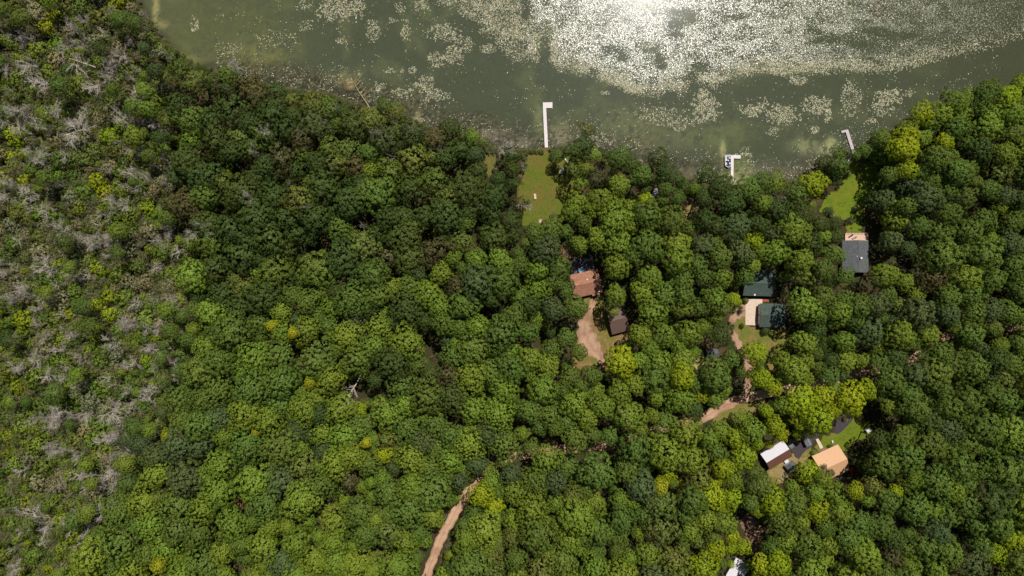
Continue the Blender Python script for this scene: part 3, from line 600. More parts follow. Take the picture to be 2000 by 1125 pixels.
# ------------------------------------------------------------------ crowns read off the photograph: x y radius tone (seen at crown height)
HAND = '''1088 306 13 Ms|1162 303 14 L|1120 296 18 D|1121 332 19 O|1166 348 23 R|1140 284 20 D|1147 252 15 Oc|1210 308 22 M|1232 323 18 D|1287 313 22 D|1252 343 22 M|1300 333 18 D|1260 371 12 D|
1322 350 15 D|1335 366 16 D|1325 386 15 M|1382 341 20 D|1410 366 25 D|1425 393 28 D|1462 371 25 M|1487 356 22 M|1375 386 18 D|1127 396 22 L|1175 393 28 L|1205 393 15 L|1140 436 18 M|1117 413 20 L|1160 411 20 L|1200 431 34 L|
1225 441 22 L|1265 421 30 M|1270 441 22 L|1310 431 30 M|1347 446 16 M|1377 430 22 D|1400 441 20 D|1437 443 30 G|1482 441 20 D|1077 448 24 M|1105 453 15 M|1045 456 20 M|1082 426 9 G|1132 478 19 L|1167 466 22 L|1205 478 28 L|
1265 481 32 M|1322 478 28 L|1322 506 30 L|1375 481 25 G|1405 501 26 M|1445 496 26 G|1485 491 18 L|1205 521 27 L|1240 498 22 M|1270 543 26 L|1335 543 24 M|1375 541 20 M|1410 543 22 L|1455 541 19 M|1310 551 15 M|1092 523 25 M|
1050 526 24 L|1015 518 20 M|1085 550 20 M|1587 361 28 B|1638 301 16 Ms|1608 323 18 Ds|1628 348 16 Ds|1515 358 22 L|1557 378 24 M|1520 411 26 D|1565 421 24 D|1600 437 18 D|1550 451 34 L|1512 493 28 L|1582 478 24 D|1630 498 20 M|
1562 511 26 L|1607 526 22 M|1567 541 22 O|1650 541 20 M|1630 462 15 Ds|1628 440 14 Ds|1725 290 31 Ls|1762 291 28 B|1772 331 20 B|1765 361 30 Gs|1825 313 28 M|1870 336 28 M|1810 386 30 G|1887 331 22 M|1912 296 26 D|1962 301 25 L|1950 341 26 O|
1975 323 20 O|1990 391 20 D|1885 386 25 O|1930 371 22 M|1962 383 20 G|1720 392 26 Gs|1772 403 20 M|1748 423 28 Ls|1795 443 22 M|1850 421 25 M|1922 431 25 M|1975 436 22 M|1742 473 24 Gs|1775 486 15 G|1832 456 28 M|1840 501 35 M|
1935 471 18 L|1925 498 34 M|1970 476 25 G|1890 493 24 M|1727 538 26 L|1765 551 18 L|1820 541 28 R|1887 543 28 L|1937 546 25 M|1980 518 25 M|1932 175 22 M|1890 190 18 L|1862 202 24 L|1800 225 24 B|1925 185 25 M|1967 190 25 B|
1995 165 20 B|1832 225 25 L|1875 225 22 L|1912 212 22 M|1940 225 22 L|1975 225 25 L|1775 250 20 L|1812 245 22 M|1862 250 25 M|1925 250 28 L|1975 262 26 M|1770 270 25 B|1720 270 18 M|1202 578 22 L|1272 612 29 L|1255 572 25 L|
1335 577 22 M|1297 580 25 M|1332 600 22 L|1365 600 19 M|1398 585 26 L|1415 600 20 O|1397 620 14 M|1250 655 23 L|1297 655 25 L|1345 652 26 L|1270 680 20 L|1406 655 24 D|1212 707 32 B|1287 707 25 L|1332 702 24 L|1277 737 33 M|
1332 735 27 B|1327 780 30 L|1357 750 20 M|1397 732 33 M|1410 758 20 L|1397 780 18 L|1230 812 30 L|1210 767 25 L|1275 812 15 L|1175 792 26 L|1428 702 18 M|1473 690 23 B|1486 740 22 B|1447 728 11 M|1355 802 20 D|1123 600 24 M|1105 660 19 M|
1130 687 17 M|1080 682 22 M|1035 597 20 D|1080 602 24 G|1015 577 20 M|1105 568 15 M|1112 556 12 D|1032 650 22 M|1155 734 20 M|1112 737 22 M|1607 582 24 M|1645 585 20 M|1640 612 24 L|1712 595 24 G|1752 595 16 O|1790 575 16 L|1792 612 32 G|
1850 580 25 M|1850 612 24 G|1890 575 24 M|1900 612 25 M|1937 607 25 G|1970 612 24 M|1890 652 28 M|1695 650 30 G|1755 655 28 L|1812 655 22 L|1777 667 20 M|1747 697 22 D|1812 678 16 M|1570 670 25 L|1615 672 15 M|1647 667 22 L|
1595 647 18 D|1650 705 23 L|1682 705 15 L|1625 703 16 D|1527 704 19 L|1550 723 28 L|1597 717 15 M|1572 707 18 L|1575 740 15 L|1530 735 19 L|1562 782 32 B|1605 777 25 B|1595 818 30 B|1660 777 31 B|1692 762 20 B|1663 798 20 B|
1532 792 20 L|1630 798 15 B|1560 817 20 B|1513 832 20 B|1737 742 32 M|1820 732 33 M|1787 732 25 G|1862 715 26 M|1900 719 30 M|1945 704 25 D|1770 770 26 M|1722 777 12 M|1782 795 30 M|1837 760 22 M|1957 742 25 O|1890 782 28 M|
1850 795 28 M|1965 782 28 M|1525 850 15 B|1578 924 24 Bs|1610 912 6 Gs|1622 924 8 Ds|1625 966 26 Ls|1595 998 24 B|1547 983 26 M|1640 998 25 L|1525 1018 28 M|1575 1063 32 M|1655 1050 28 M|1517 1098 26 B|1718 858 20 D|
1694 912 18 Ds|1725 905 30 M|1770 893 32 M|1670 958 18 B|1705 950 22 O|1748 960 15 B|1733 980 25 M|1788 938 20 L|1825 943 32 M|1858 958 24 L|1783 993 30 M|1823 998 20 L|1855 1006 22 M|1718 1028 28 M|1740 1090 26 R|1805 1068 28 M|
1773 1043 16 M|1778 1106 22 L|1850 1081 28 M|1905 1023 24 M|1945 1083 22 B|1975 1056 24 B|1065 898 31 L|1125 856 30 M|1108 912 20 M|1165 920 36 M|1190 852 18 M|1240 875 34 M|1290 951 16 Y|1303 925 20 B|1328 943 9 Y|1213 975 20 L|
1160 983 25 L|1088 983 20 L|1413 915 22 B|1426 973 22 B|1450 893 26 B|1436 855 22 B|1465 983 18 M|1424 1070 14 Bs|1450 1068 18 Bs|1427 1102 8 Bs|1463 1104 9 Bs|1503 868 9 Bs|1558 848 11 Bs|1578 842 12 Bs|1398 1076 20 B|1472 922 18 M|1385 858 20 L|1248 1040 16 L|1170 1038 26 M|1350 1038 22 L|1488 1106 24 B|1480 868 12 B|
775 218 20 O|880 250 20 D|922 268 17 L|690 245 30 D|700 262 24 D|640 290 25 M|720 300 20 M|870 310 22 D|820 285 18 L|965 385 28 D|960 420 22 D|1002 330 17 D|1000 360 16 D|1016 400 16 Rs|1000 430 20 D|560 255 26 D|570 195 18 O|450 150 22 M|380 160 30 O|330 150 18 O|
940 965 26 B|960 940 22 L|925 1000 18 M|965 985 22 B|700 800 17 B|750 888 18 B|325 850 12 Y|310 1104 16 Y|530 636 12 Y|572 650 11 Y|605 748 12 Y|500 842 11 Y|682 940 22 R|875 735 24 R|715 865 11 Y|890 560 22 R|630 880 20 G|880 900 26 L|824 1052 19 L|960 1080 24 O|
1000 1050 20 O|900 640 22 M|820 1040 20 M|860 600 24 L|800 560 24 M|740 640 28 L|700 700 34 M|600 590 24 M|650 600 24 L|985 760 30 L|925 800 30 L|1060 760 30 L|1075 810 26 M|1120 790 28 L|1160 850 16 M|985 900 18 M|930 905 22 G|880 850 26 M|760 960 28 M|700 1000 30 M|650 1060 26 L|580 1060 30 L'''
# dark gaps between the crowns, and openings kept clear of crowns: x y rx ry
GAPS = '''700 762 20 24|838 690 16 18|578 686 7 9|755 768 12 10|958 618 10 14|950 675 10 14|935 832 9 8|465 968 14 12|425 1038 12 10|462 1110 22 10|640 985 16 18|735 1078 30 16|825 470 16 12|705 430 22 14|640 470 22 12|430 395 14 18|
395 192 26 18|1180 962 9 14|1240 1066 10 8|1330 1042 8 10|1040 1078 10 14|1095 620 8 10|1050 670 22 14|1430 760 12 10|1900 658 90 9|1840 650 14 24|1975 650 25 10|1690 745 20 14|1700 790 6 16|1735 825 26 18|1560 755 34 8|1480 775 26 9|1555 870 30 18|
1655 930 16 14|1500 925 10 10|1720 500 16 30|1770 520 14 20|1690 570 24 14|1545 570 12 30|1545 620 12 16|1495 850 10 10|1540 1000 8 10|1490 1040 24 18|1175 550 10 30|1165 590 12 30|1235 600 14 22|1120 500 22 22|1240 780 8 8|1110 880 60 8|1010 900 14 8|
1220 540 6 8|1230 460 6 6|1290 480 6 8|1700 340 18 30|1690 420 16 20|1705 455 28 22|1686 864 13 12|1688 882 15 20|1280 378 8 8|1240 360 8 6|1110 360 10 6|1360 400 16 20|1390 400 10 14|1185 760 10 6|1160 890 50 9|580 525 10 8|540 500 8 8|600 490 18 8|350 255 10 10|900 340 10 14|
800 400 10 8|660 350 12 8|470 320 10 14|560 1000 8 8|840 650 8 8|1010 830 10 8|1060 860 20 8|1150 760 6 6|1600 560 6 8|1735 600 8 8|1665 720 8 14|1900 900 8 14|1990 940 8 12|1740 1010 10 8|1640 1090 12 8|1690 1000 8 8|1480 1070 10 20|1262 890 6 6|320 350 12 8|930 450 10 10|1000 480 10 8'''
def parse(s): return [t.split() for t in s.replace('\n', '').split('|') if t.strip()]
hand = [(float(a), float(b), float(c), k[0], k[1:]) for a, b, c, k in parse(HAND)]
gaps = [tuple(map(float, t)) for t in parse(GAPS)]
HOUSE_V = [[(1110, 500), (1158, 500), (1176, 526), (1178, 545), (1172, 582), (1135, 584), (1130, 565), (1112, 545)],
           [(1134, 580), (1172, 578), (1182, 612), (1196, 620), (1228, 618), (1226, 640), (1218, 650), (1210, 675), (1180, 690), (1186, 705), (1168, 712), (1146, 716), (1120, 716), (1126, 694), (1142, 676), (1126, 655), (1128, 632), (1146, 612)],
           [(1470, 540), (1513, 526), (1513, 580), (1536, 588), (1536, 642), (1545, 680), (1535, 690), (1512, 700), (1494, 704), (1478, 672), (1452, 664), (1442, 684), (1430, 660), (1430, 628), (1452, 606), (1448, 580), (1462, 560)],
           [(1648, 454), (1697, 454), (1700, 536), (1690, 540), (1652, 515), (1648, 480)],
           [(1482, 886), (1502, 868), (1524, 860), (1544, 866), (1560, 848), (1586, 852), (1600, 852), (1612, 872), (1640, 864), (1660, 896), (1664, 925), (1632, 938), (1624, 925), (1600, 908), (1580, 900), (1562, 920), (1544, 935), (1510, 945), (1502, 918)],
           [(1628, 838), (1640, 818), (1662, 818), (1684, 816), (1690, 830), (1704, 834), (1704, 850), (1672, 858), (1648, 868), (1612, 862), (1606, 850), (1626, 846)],
           [(1430, 1092), (1462, 1086), (1466, 1140), (1415, 1140), (1420, 1106)],
           [(1378, 678), (1404, 678), (1406, 702), (1380, 704)],
           [(1446, 996), (1470, 1014), (1478, 1040), (1470, 1062), (1486, 1078), (1466, 1078), (1440, 1038)],
           [(1392, 802), (1440, 786), (1498, 768), (1500, 784), (1420, 806), (1388, 832), (1376, 830)],
           [(908, 968), (930, 938), (948, 934), (942, 948), (918, 988), (896, 1014), (878, 1045), (864, 1075), (846, 1130), (826, 1128), (842, 1070), (858, 1038), (878, 1000)],
           [(1500, 650), (1545, 650), (1548, 682), (1520, 694)], [(1455, 712), (1480, 708), (1476, 716), (1466, 724), (1470, 760), (1450, 762)],
           [(1345, 400), (1360, 398), (1358, 430), (1342, 430)], [(948, 296), (966, 296), (966, 328), (956, 340)], [(1360, 700), (1378, 692), (1376, 706), (1362, 714)],
           [(462, 975), (474, 978), (474, 996), (464, 994)], LAWN1V, 
           [(1662, 312), (1680, 322), (1696, 345), (1708, 340), (1712, 362), (1690, 372), (1676, 382), (1670, 400), (1660, 430), (1655, 425), (1652, 412), (1612, 402), (1622, 384), (1652, 352), (1656, 325)]]
SHOREV = [(x, y - 16) for x, y in SHORE]
SHOREV = [(100, -300), (215, -110), (238, -30), (262, 20), (300, 60), (330, 95), (372, 122), (420, 128), (470, 146), (520, 158), (570, 166), (620, 172), (660, 190), (700, 210), (730, 200), (760, 190), (795, 196), (800, 238), (850, 236), (865, 225),
          (895, 226), (905, 252), (940, 256), (955, 282), (1000, 290), (1066, 292), (1100, 270), (1125, 255), (1145, 235), (1165, 255), (1190, 285), (1230, 298), (1290, 296), (1330, 330), (1338, 352), (1370, 340), (1400, 345), (1420, 356), (1450, 358), (1480, 342),
          (1530, 345), (1560, 340), (1600, 312), (1622, 292), (1655, 288), (1668, 290), (1690, 262), (1715, 254), (1758, 230), (1790, 206), (1850, 186), (1930, 168), (2000, 158), (2150, 130), (2400, 100)]
LAKEV = SHOREV + [(3000, -1500), (1200, -2300), (-600, -1600)]
def pd_(poly, x, y):   # signed distance: negative inside
    x = np.array([x], float); y = np.array([y], float)
    d = dline(poly + [poly[0]], x, y)[0]
    return -d if inpoly(poly, x, y)[0] else d
UP = [(330, 120), (420, 130), (700, 205), (1020, 300), (1030, 430), (1000, 480), (800, 520), (560, 560), (430, 640), (385, 600), (375, 450), (345, 360), (330, 260), (300, 180)]
def tone(x, y):
    q = random.random(); pick = lambda s: s[int(q * len(s))]
    if inpoly(UP, [x], [y])[0]: return pick('DDDDDMMMOOOLRDG')
    if x > 1690 and y > 330: return pick('MMMMMGGLDMMMLLO')
    if x > 1640 and y <= 330: return pick('LLMMBLM')
    if 1480 < x < 1720 and 740 < y < 880: return pick('BBBL')
    if 1370 < x < 1560 and y > 830: return pick('BBLLMLM')
    if 1180 < x < 1480 and 380 < y < 860: return pick('LLLLMMB')
    if x < 420 and y > 850: return pick('LLMMMGLO')
    if y > 840: return pick('LLLMMMLMGLO')
    return pick('MMMLLLGMLMD')
trees = []   # x y r tone kind
for x, y, r_, t, k in hand: trees.append([x, y, r_, t, k, 1])
TX = np.array([t[0] for t in trees]); TY = np.array([t[1] for t in trees]); TRr = np.array([t[2] for t in trees])
WETP = WET
def tryfill(r0, r1, n, s, gapk, x0=-320, x1=2320, y0=-260, y1=1420, pr=1.0):
    global TX, TY, TRr
    xs = rng.uniform(x0, x1, n); ys = rng.uniform(y0, y1, n); rs = rng.uniform(r0, r1, n)
    dl = dline(SHOREV, xs, ys); il = inpoly(LAKEV, xs, ys)
    dw = dline(WETP, xs, ys); wi = inpoly(WETP, xs, ys)
    ok = ~il & (dl > rs * 0.75) & (~wi | (rng.random(n) < 0.16 * np.exp(-dw / 45) * (rs < 21)) | ((rs < 19) & (rng.random(n) < 0.012))) & ~(~wi & (dw < 32) & (rng.random(n) < 0.75))
    for cx, cy, a, b in gaps: ok &= (((xs - cx) / (a + rs * gapk)) ** 2 + ((ys - cy) / (b + rs * gapk)) ** 2) > 1
    for hp in HOUSE_V: ok &= ~inpoly(hp, xs, ys) & (dline(hp + [hp[0]], xs, ys) > rs * 0.93)
    for i in np.where(ok)[0]:
        up = 0.9 if inpoly(UP, [xs[i]], [ys[i]])[0] else 0.94 if xs[i] < 1000 and ys[i] > 560 else 1.0
        if np.min(np.hypot(TX - xs[i], TY - ys[i]) / (TRr + rs[i])) > s * up:
            trees.append([xs[i], ys[i], rs[i], tone(xs[i], ys[i]), '', 0]); TX = np.append(TX, xs[i]); TY = np.append(TY, ys[i]); TRr = np.append(TRr, rs[i])
tryfill(28, 37, 8000, 0.72, 0.6); tryfill(21, 28, 20000, 0.70, 0.6); tryfill(13, 20, 20000, 0.70, 0.6); tryfill(8, 12, 15000, 0.74, 0.6)
print('trees', len(trees))

def place_tree(t):
    x, y, r_, c, k, hd = t
    h = 12.5 + 0.3 * r_ + random.uniform(-1.5, 2.2)
    if inpoly(UP, [x], [y])[0]: h *= 0.85
    if k == 'c': h = 16
    if k == 's': h *= 0.62
    if c == 'Y' and t[5]: h += 6
    if r_ < 11: h = 5 + 0.5 * r_
    Rm = r_ / F
    for _ in range(2): zc = h - 0.55 * Rm; Rm = r_ / F * (H - zc) / H
    X, Y, _ = W(x, y, zc)
    return X, Y, zc, h, Rm * (0.96 if t[5] else 1.03)
def tinted(c, j=0.1):
    v = 1 + random.uniform(-j * 1.3, j * 1.3); a = TINT[c]; s = random.uniform(-j, j)
    v *= 0.83
    return (a[0] * v * (1 + s), a[1] * v, a[2] * v * (1 - s * 0.5))
def style(c, x, y):
    if c in 'OWR': return 'loose' if random.random() < 0.75 else 'fine'
    if x < 1000 and y > 560: return 'fine' if random.random() < 0.72 else 'round'
    if inpoly(UP, [x], [y])[0]: return random.choice(['loose', 'round', 'round'])
    return 'round' if random.random() < 0.8 else 'fine'

# landmarks used to say which tree a label means
LM = [('white L-shaped dock', 1066, 245), ('dock with the pontoon boat', 1428, 330), ('short angled dock', 1656, 280), ('brown roofed cabin', 1145, 553), ('dark brown shed', 1204, 622), ('green roofed house', 1481, 553),
      ('green roofed garage', 1507, 615), ('grey roofed house', 1669, 501), ('white and brown roof', 1516, 888), ('tan roofed house', 1623, 905), ('shaded grey shed', 1391, 690), ('bottom white roof', 1440, 1108),
      ('fallen bare tree', 700, 755), ('open dirt road', 895, 1000), ('lawn below the long dock', 1065, 370), ('bend of the dirt road', 1440, 790), ('lawn below the angled dock', 1650, 375),
      ('asphalt strip and bright grass', 1660, 832), ('worn driveway opening', 1460, 1030), ('dark road gap', 1900, 668), ('upper right shoreline', 1850, 215), ('pair of yellow trees', 552, 643), ('leaning log at the shore', 706, 183),
      ('lower bare soil gap', 467, 985), ('bleached star-shaped snag', 990, 290), ('lower right corner', 1960, 1100), ('lower left corner', 40, 1100), ('upper left corner', 60, 40), ('middle right edge', 1985, 440), ('lower right edge', 1985, 860), ('lower grassy clearing', 740, 1090),
      ('middle left edge', 20, 560), ('small bright yellow tree', 325, 850), ('left shore bend', 335, 110)]
def where(x, y):
    n, lx, ly = min(LM, key=lambda m: (m[1] - x) ** 2 + (m[2] - y) ** 2)
    d = math.hypot(lx - x, ly - y); a = math.degrees(math.atan2(ly - y, x - lx)) % 360
    dirs = ['right of', 'above right of', 'above', 'above left of', 'left of', 'below left of', 'below', 'below right of']
    near = 'just ' if d < 50 else ('' if d < 90 else 'well ' if d < 140 else 'far ')
    dd = dirs[int((a + 22.5) // 45) % 8]
    return (near + dd + ' the ' + n).strip()
def size_word(r_): return 'small' if r_ < 15 else 'medium' if r_ < 22 else 'large' if r_ < 28 else 'very large'
def group_same(objs, noun):
    """labels that still read alike share a group"""
    by = {}
    for o in objs: by.setdefault(o['label'], []).append(o)
    for l, os_ in by.items():
        if len(os_) > 1:
            for o in os_: o['group'] = noun + ' ' + l.split(' tree ')[-1].split(' bush ')[-1]

inside = [t for t in trees if -5 < t[0] < 2005 and -5 < t[1] < 1130]
order = sorted(inside, key=lambda t: (-t[5], -t[2]))
solo = order[:300]; sid = set(map(id, solo)); rest = [t for t in trees if id(t) not in sid]
made = []
for t in solo:
    X, Y, zc, h, Rm = place_tree(t); x, y, r_, c, k, hd = t
    ev = k == 'c' or (c == 'G' and r_ < 8)
    st = 'cone' if ev else style(c, x, y)
    o = empty('evergreen_tree' if ev else 'broadleaf_tree', (X, Y, 0), random.uniform(0, 6.28))
    cr = link('crown', random.choice(CR[st]), o); cr.location = (0, 0, zc); cr.scale = (Rm, Rm, Rm * random.uniform(0.85, 1.1)); cr['tint'] = tinted(c)
    tk = link('trunk', random.choice(TR), o); tk.scale = (Rm / 4.5, Rm / 4.5, zc / 15 * 1.05)
    lab = f"{size_word(r_)} {WORD[c]} {'evergreen ' if ev else ''}tree {where(x, y)}"
    tag(o, lab, 'evergreen tree' if ev else 'broadleaf tree', 'trees of the lakeside woods'); made.append(o)
by = {}
for o in made: by.setdefault(o['label'], []).append(o)
print('tree labels', len(by), 'of', len(made))

# ------------------------------------------------------------------ scattering of what nobody could count
def scatter(name, meshes, P, rot, scl, tint, idx, label, cat):
    me = bpy.data.meshes.new(name); n = len(P)
    me.vertices.add(n); me.vertices.foreach_set('co', np.array(P, np.float32).reshape(-1))
    for nm, ty, key, arr in (('rot', 'FLOAT_VECTOR', 'vector', rot), ('scl', 'FLOAT_VECTOR', 'vector', scl), ('tint', 'FLOAT_COLOR', 'color', np.concatenate([tint, np.ones((n, 1))], 1)), ('idx', 'INT', 'value', idx)):
        a = me.attributes.new(nm, ty, 'POINT'); a.data.foreach_set(key, np.array(arr, np.int32 if ty == 'INT' else np.float32).reshape(-1))
    o = link(name, me)
    src = bpy.data.collections.new(name + '_kinds')
    for i, m_ in enumerate(meshes):
        q = bpy.data.objects.new(f'{name}_kind_{i:02d}', m_); src.objects.link(q)
    ng = bpy.data.node_groups.new(name, 'GeometryNodeTree')
    ng.interface.new_socket('Geometry', in_out='INPUT', socket_type='NodeSocketGeometry'); ng.interface.new_socket('Geometry', in_out='OUTPUT', socket_type='NodeSocketGeometry')
    N = ng.nodes; Lk = ng.links.new; gi = N.new('NodeGroupInput'); go = N.new('NodeGroupOutput'); ip = N.new('GeometryNodeInstanceOnPoints'); ci = N.new('GeometryNodeCollectionInfo')
    ci.inputs['Collection'].default_value = src; ci.inputs['Separate Children'].default_value = True; ci.inputs['Reset Children'].default_value = True
    def na(nm, ty):
        a = N.new('GeometryNodeInputNamedAttribute'); a.data_type = ty; a.inputs['Name'].default_value = nm; return a.outputs['Attribute']
    Lk(gi.outputs[0], ip.inputs['Points']); Lk(ci.outputs[0], ip.inputs['Instance']); ip.inputs['Pick Instance'].default_value = True
    Lk(na('idx', 'INT'), ip.inputs['Instance Index']); Lk(na('rot', 'FLOAT_VECTOR'), ip.inputs['Rotation']); Lk(na('scl', 'FLOAT_VECTOR'), ip.inputs['Scale']); Lk(ip.outputs[0], go.inputs[0])
    o.modifiers.new('scatter', 'NODES').node_group = ng
    return tag(o, label, cat, kind='stuff')

# whole trees (crown with a trunk under it) for the far-spread rest of the woods
def with_trunk(me, seed):
    bm_v = np.zeros(len(me.vertices) * 3, np.float32); me.vertices.foreach_get('co', bm_v); V = bm_v.reshape(-1, 4, 3)
    lv = np.zeros(len(me.vertices), np.float32); me.attributes['lv'].data.foreach_get('value', lv); lv = lv.reshape(-1, 4)[:, 0]
    ns = np.zeros(len(me.vertices) * 3, np.float32); me.corner_normals.foreach_get('vector', ns); ns = ns.reshape(-1, 4, 3)[:, 0]
    rg = np.random.default_rng(seed); T = tri_tubes([(np.array([0, 0, -4.2]), np.array([0, 0, -1.5]), 0.06, 0.045), (np.array([0, 0, -1.5]), np.array([0.03, 0, 0.5]), 0.045, 0.015)])
    return quads_mesh('tree', np.concatenate([V, T]), None, np.concatenate([lv, np.full(len(T), .5)]), mats=[M['leaf'], M['bark']], midx=np.concatenate([np.zeros(len(V)), np.ones(len(T))]), NS=np.concatenate([ns, np.tile([0, 0, 1.0], (len(T), 1))]))
pool = [('round', m_) for m_ in CR['round']] + [('fine', m_) for m_ in CR['fine']] + [('loose', m_) for m_ in CR['loose']]
WT = [with_trunk(m_, i) for i, (_, m_) in enumerate(pool)]
P = []; Ro = []; Sc = []; Ti = []; Ix = []
for t in rest:
    X, Y, zc, h, Rm = place_tree(t); st = style(t[3], t[0], t[1]); ks = [i for i, (s, _) in enumerate(pool) if s == st]
    P.append((X, Y, zc)); Ro.append((0, 0, random.uniform(0, 6.28))); Sc.append((Rm, Rm, Rm * random.uniform(0.85, 1.1))); Ti.append(tinted(t[3])); Ix.append(random.choice(ks))
scatter('forest', WT, P, Ro, Sc, np.array(Ti), Ix, 'continuous green woodland canopy between and beyond the larger crowns', 'forest')

# ------------------------------------------------------------------ the marshy thicket along the western side
bush = []
NT = np.array([(t[0], t[1], t[2]) for t in trees])
def wet_fill(r0, r1, n, s):
    xs = rng.uniform(-260, 420, n); ys = rng.uniform(-200, 1350, n); rs = rng.uniform(r0, r1, n)
    ok = (inpoly(WET, xs, ys) | (dline(WET, xs, ys) < 36)) & ~inpoly(LAKE, xs, ys) & (dline(SHORE, xs, ys) > 6)
    dens = fbm(xs / 60 + 8, ys / 60 + 3)
    for i in np.where(ok)[0]:
        if dens[i] < 0.42 and ys[i] < 300 and random.random() < 0.6: continue
        if np.min(np.hypot(NT[:, 0] - xs[i], NT[:, 1] - ys[i]) / (NT[:, 2] + rs[i])) < 0.7: continue
        if not bush or min(math.hypot(b[0] - xs[i], b[1] - ys[i]) / (b[2] + rs[i]) for b in bush) > s:
            q = random.random(); Lw = ys[i] > 560
            c = ('LLLMWOBOLLMW' if Lw else 'WOLMWLBOWOLM')[int(q * 12)]
            bush.append((xs[i], ys[i], rs[i], c))
wet_fill(15, 20, 600, 0.76); wet_fill(9, 16, 5200, 0.70); wet_fill(5, 9, 7000, 0.74)
print('bushes', len(bush))
def bush_xf(b):
    x, y, r_, c = b; h = 2.6 + 0.26 * r_ + random.uniform(0, 1.5); Rm = r_ / F; Z = max(h / 2.4, Rm * 0.8); X, Y, _ = W(x, y, Z * 1.4)
    return X, Y, Z * 1.5, Rm, Z
bi = sorted([b for b in bush if 0 < b[0] < 1000 and 0 < b[1] < 1125], key=lambda b: -b[2])[:270]; bid = set(map(id, bi)); bs = []
for b in bi:
    X, Y, z, Rm, Z = bush_xf(b)
    o = link('bush', random.choice(BUSH)); o.location = (X, Y, z); o.scale = (Rm, Rm, Z); o.rotation_euler = (0, 0, random.uniform(0, 6.28)); o['tint'] = tinted(b[3], 0.14)
    tag(o, f"{'broad' if b[2] > 14 else 'compact' if b[2] > 11 else 'small'} {WORD[b[3]]} marsh bush {where(b[0], b[1])}", 'bush', 'bushes of the marsh'); bs.append(o)
P = []; Ro = []; Sc = []; Ti = []; Ix = []
for b in bush:
    if id(b) in bid: continue
    X, Y, z, Rm, Z = bush_xf(b); P.append((X, Y, z)); Ro.append((0, 0, random.uniform(0, 6.28))); Sc.append((Rm, Rm, Z)); Ti.append(tinted(b[3], 0.14)); Ix.append(random.randrange(6))
n = 9000; xs = rng.uniform(-110, 420, n); ys = rng.uniform(-110, 1230, n); ok = inpoly(WET, xs, ys) & ~inpoly(LAKE, xs, ys); dn = fbm(xs / 25, ys / 25 + 9)
for i in np.where(ok)[0]:
    s = random.uniform(3.0, 6.5) if dn[i] > 0.45 else random.uniform(1.8, 3.6)
    c = ('OLMWLBMW' if ys[i] > 560 else 'WWOOMLWO')[random.randrange(8)]
    P.append(W(xs[i], ys[i], s * 0.6)[:2] + (-0.1,)); Ro.append((random.gauss(0, 0.12), random.gauss(0, 0.12), random.uniform(0, 6.28))); Sc.append((s * 0.75, s * 0.75, s)); Ti.append(tinted(c, 0.18)); Ix.append(6 + random.randrange(6))
# a fringe of low shrubs along the bank and under the wood's edges
for k in range(2600):
    i = random.randrange(2, len(SHORE) - 3); t = random.random(); x = SHORE[i][0] * (1 - t) + SHORE[i + 1][0] * t + random.gauss(0, 4); y = SHORE[i][1] * (1 - t) + SHORE[i + 1][1] * t + abs(random.gauss(0, 9)) - 1
    if inpoly(LAWN1V, [x], [y])[0] and y > 300 or abs(x - 1068) < 5 or (1650 < x < 1676): continue
    if 1030 < x < 1076 and y > 299: continue
    s = random.uniform(0.9, 2.2); P.append(W(x, y)[:2] + (0,)); Ro.append((0, 0, random.uniform(0, 6.28))); Sc.append((s, s, s)); Ti.append(tinted(random.choice('LOMW'), 0.15)); Ix.append(6 + random.randrange(6))
for k in range(5200):
    x = random.uniform(300, 2050); y = random.uniform(150, 1180)
    if inpoly(LAKE, [x], [y])[0] or inpoly(WET, [x], [y])[0]: continue
    if any(inpoly(hp, [x], [y])[0] for hp in HOUSE_V) or dline(ROAD, np.array([x]), np.array([y]))[0] < 12: continue
    s = random.uniform(1.0, 3.0); P.append(W(x, y)[:2] + (0,)); Ro.append((0, 0, random.uniform(0, 6.28))); Sc.append((s, s, s)); Ti.append(tinted(random.choice('DMDG'), 0.15)); Ix.append(6 + random.randrange(6))
scatter('thicket', BUSH + SHR, P, Ro, Sc, np.array(Ti), Ix, 'tangled olive marsh thicket of thin shrubs and low undergrowth', 'thicket')

# ------------------------------------------------------------------ bare dead trees: x y size(px)
DR = random.Random(11)
DEADS = '''265 590 14|322 586 15|345 617 10|235 632 11|285 640 12|315 635 12|120 643 12|115 672 14|222 672 13|310 682 22|338 706 14|250 700 16|70 705 17|95 733 18|205 737 14|302 744 28|295 772 20|215 757 12|245 762 12|165 802 12|
207 798 19|250 798 14|95 815 18|235 828 12|82 300 15|125 303 14|272 305 18|250 338 18|70 375 20|212 390 14|245 400 14|90 418 20|195 418 12|130 460 16|190 470 17|325 452 18|402 447 20|348 493 20|305 524 15|88 522 20|35 468 14|
165 535 15|108 558 14|8 382 12|30 562 18|198 848 14|275 858 18|190 897 16|250 880 15|137 888 12|98 885 12|40 922 15|150 927 18|215 928 22|102 950 18|165 958 15|230 950 12|62 1002 20|40 1042 17|75 1040 14|162 1032 20|162 1056 12|225 988 16|
150 128 26|85 158 22|185 165 20|262 190 22|100 205 22|155 248 26|270 252 18|300 240 12|35 250 20|190 60 16|125 45 15|45 82 18|8 140 16|228 150 16|55 115 16|25 215 18|70 240 16|120 100 16|160 215 14|240 110 16|
620 225 15|645 312 19|660 222 10|632 240 9|523 262 13|735 268 13|768 310 13|862 285 12|990 290 16|930 332 14|500 395 11|762 455 14|775 418 10|505 300 9|695 355 8|860 450 9|708 440 8|1020 395 10|1025 325 8|480 515 8|620 395 8|740 60 0|1518 380 10|470 130 12|600 645 8|590 572 9'''
dts = []
EXTRA = []
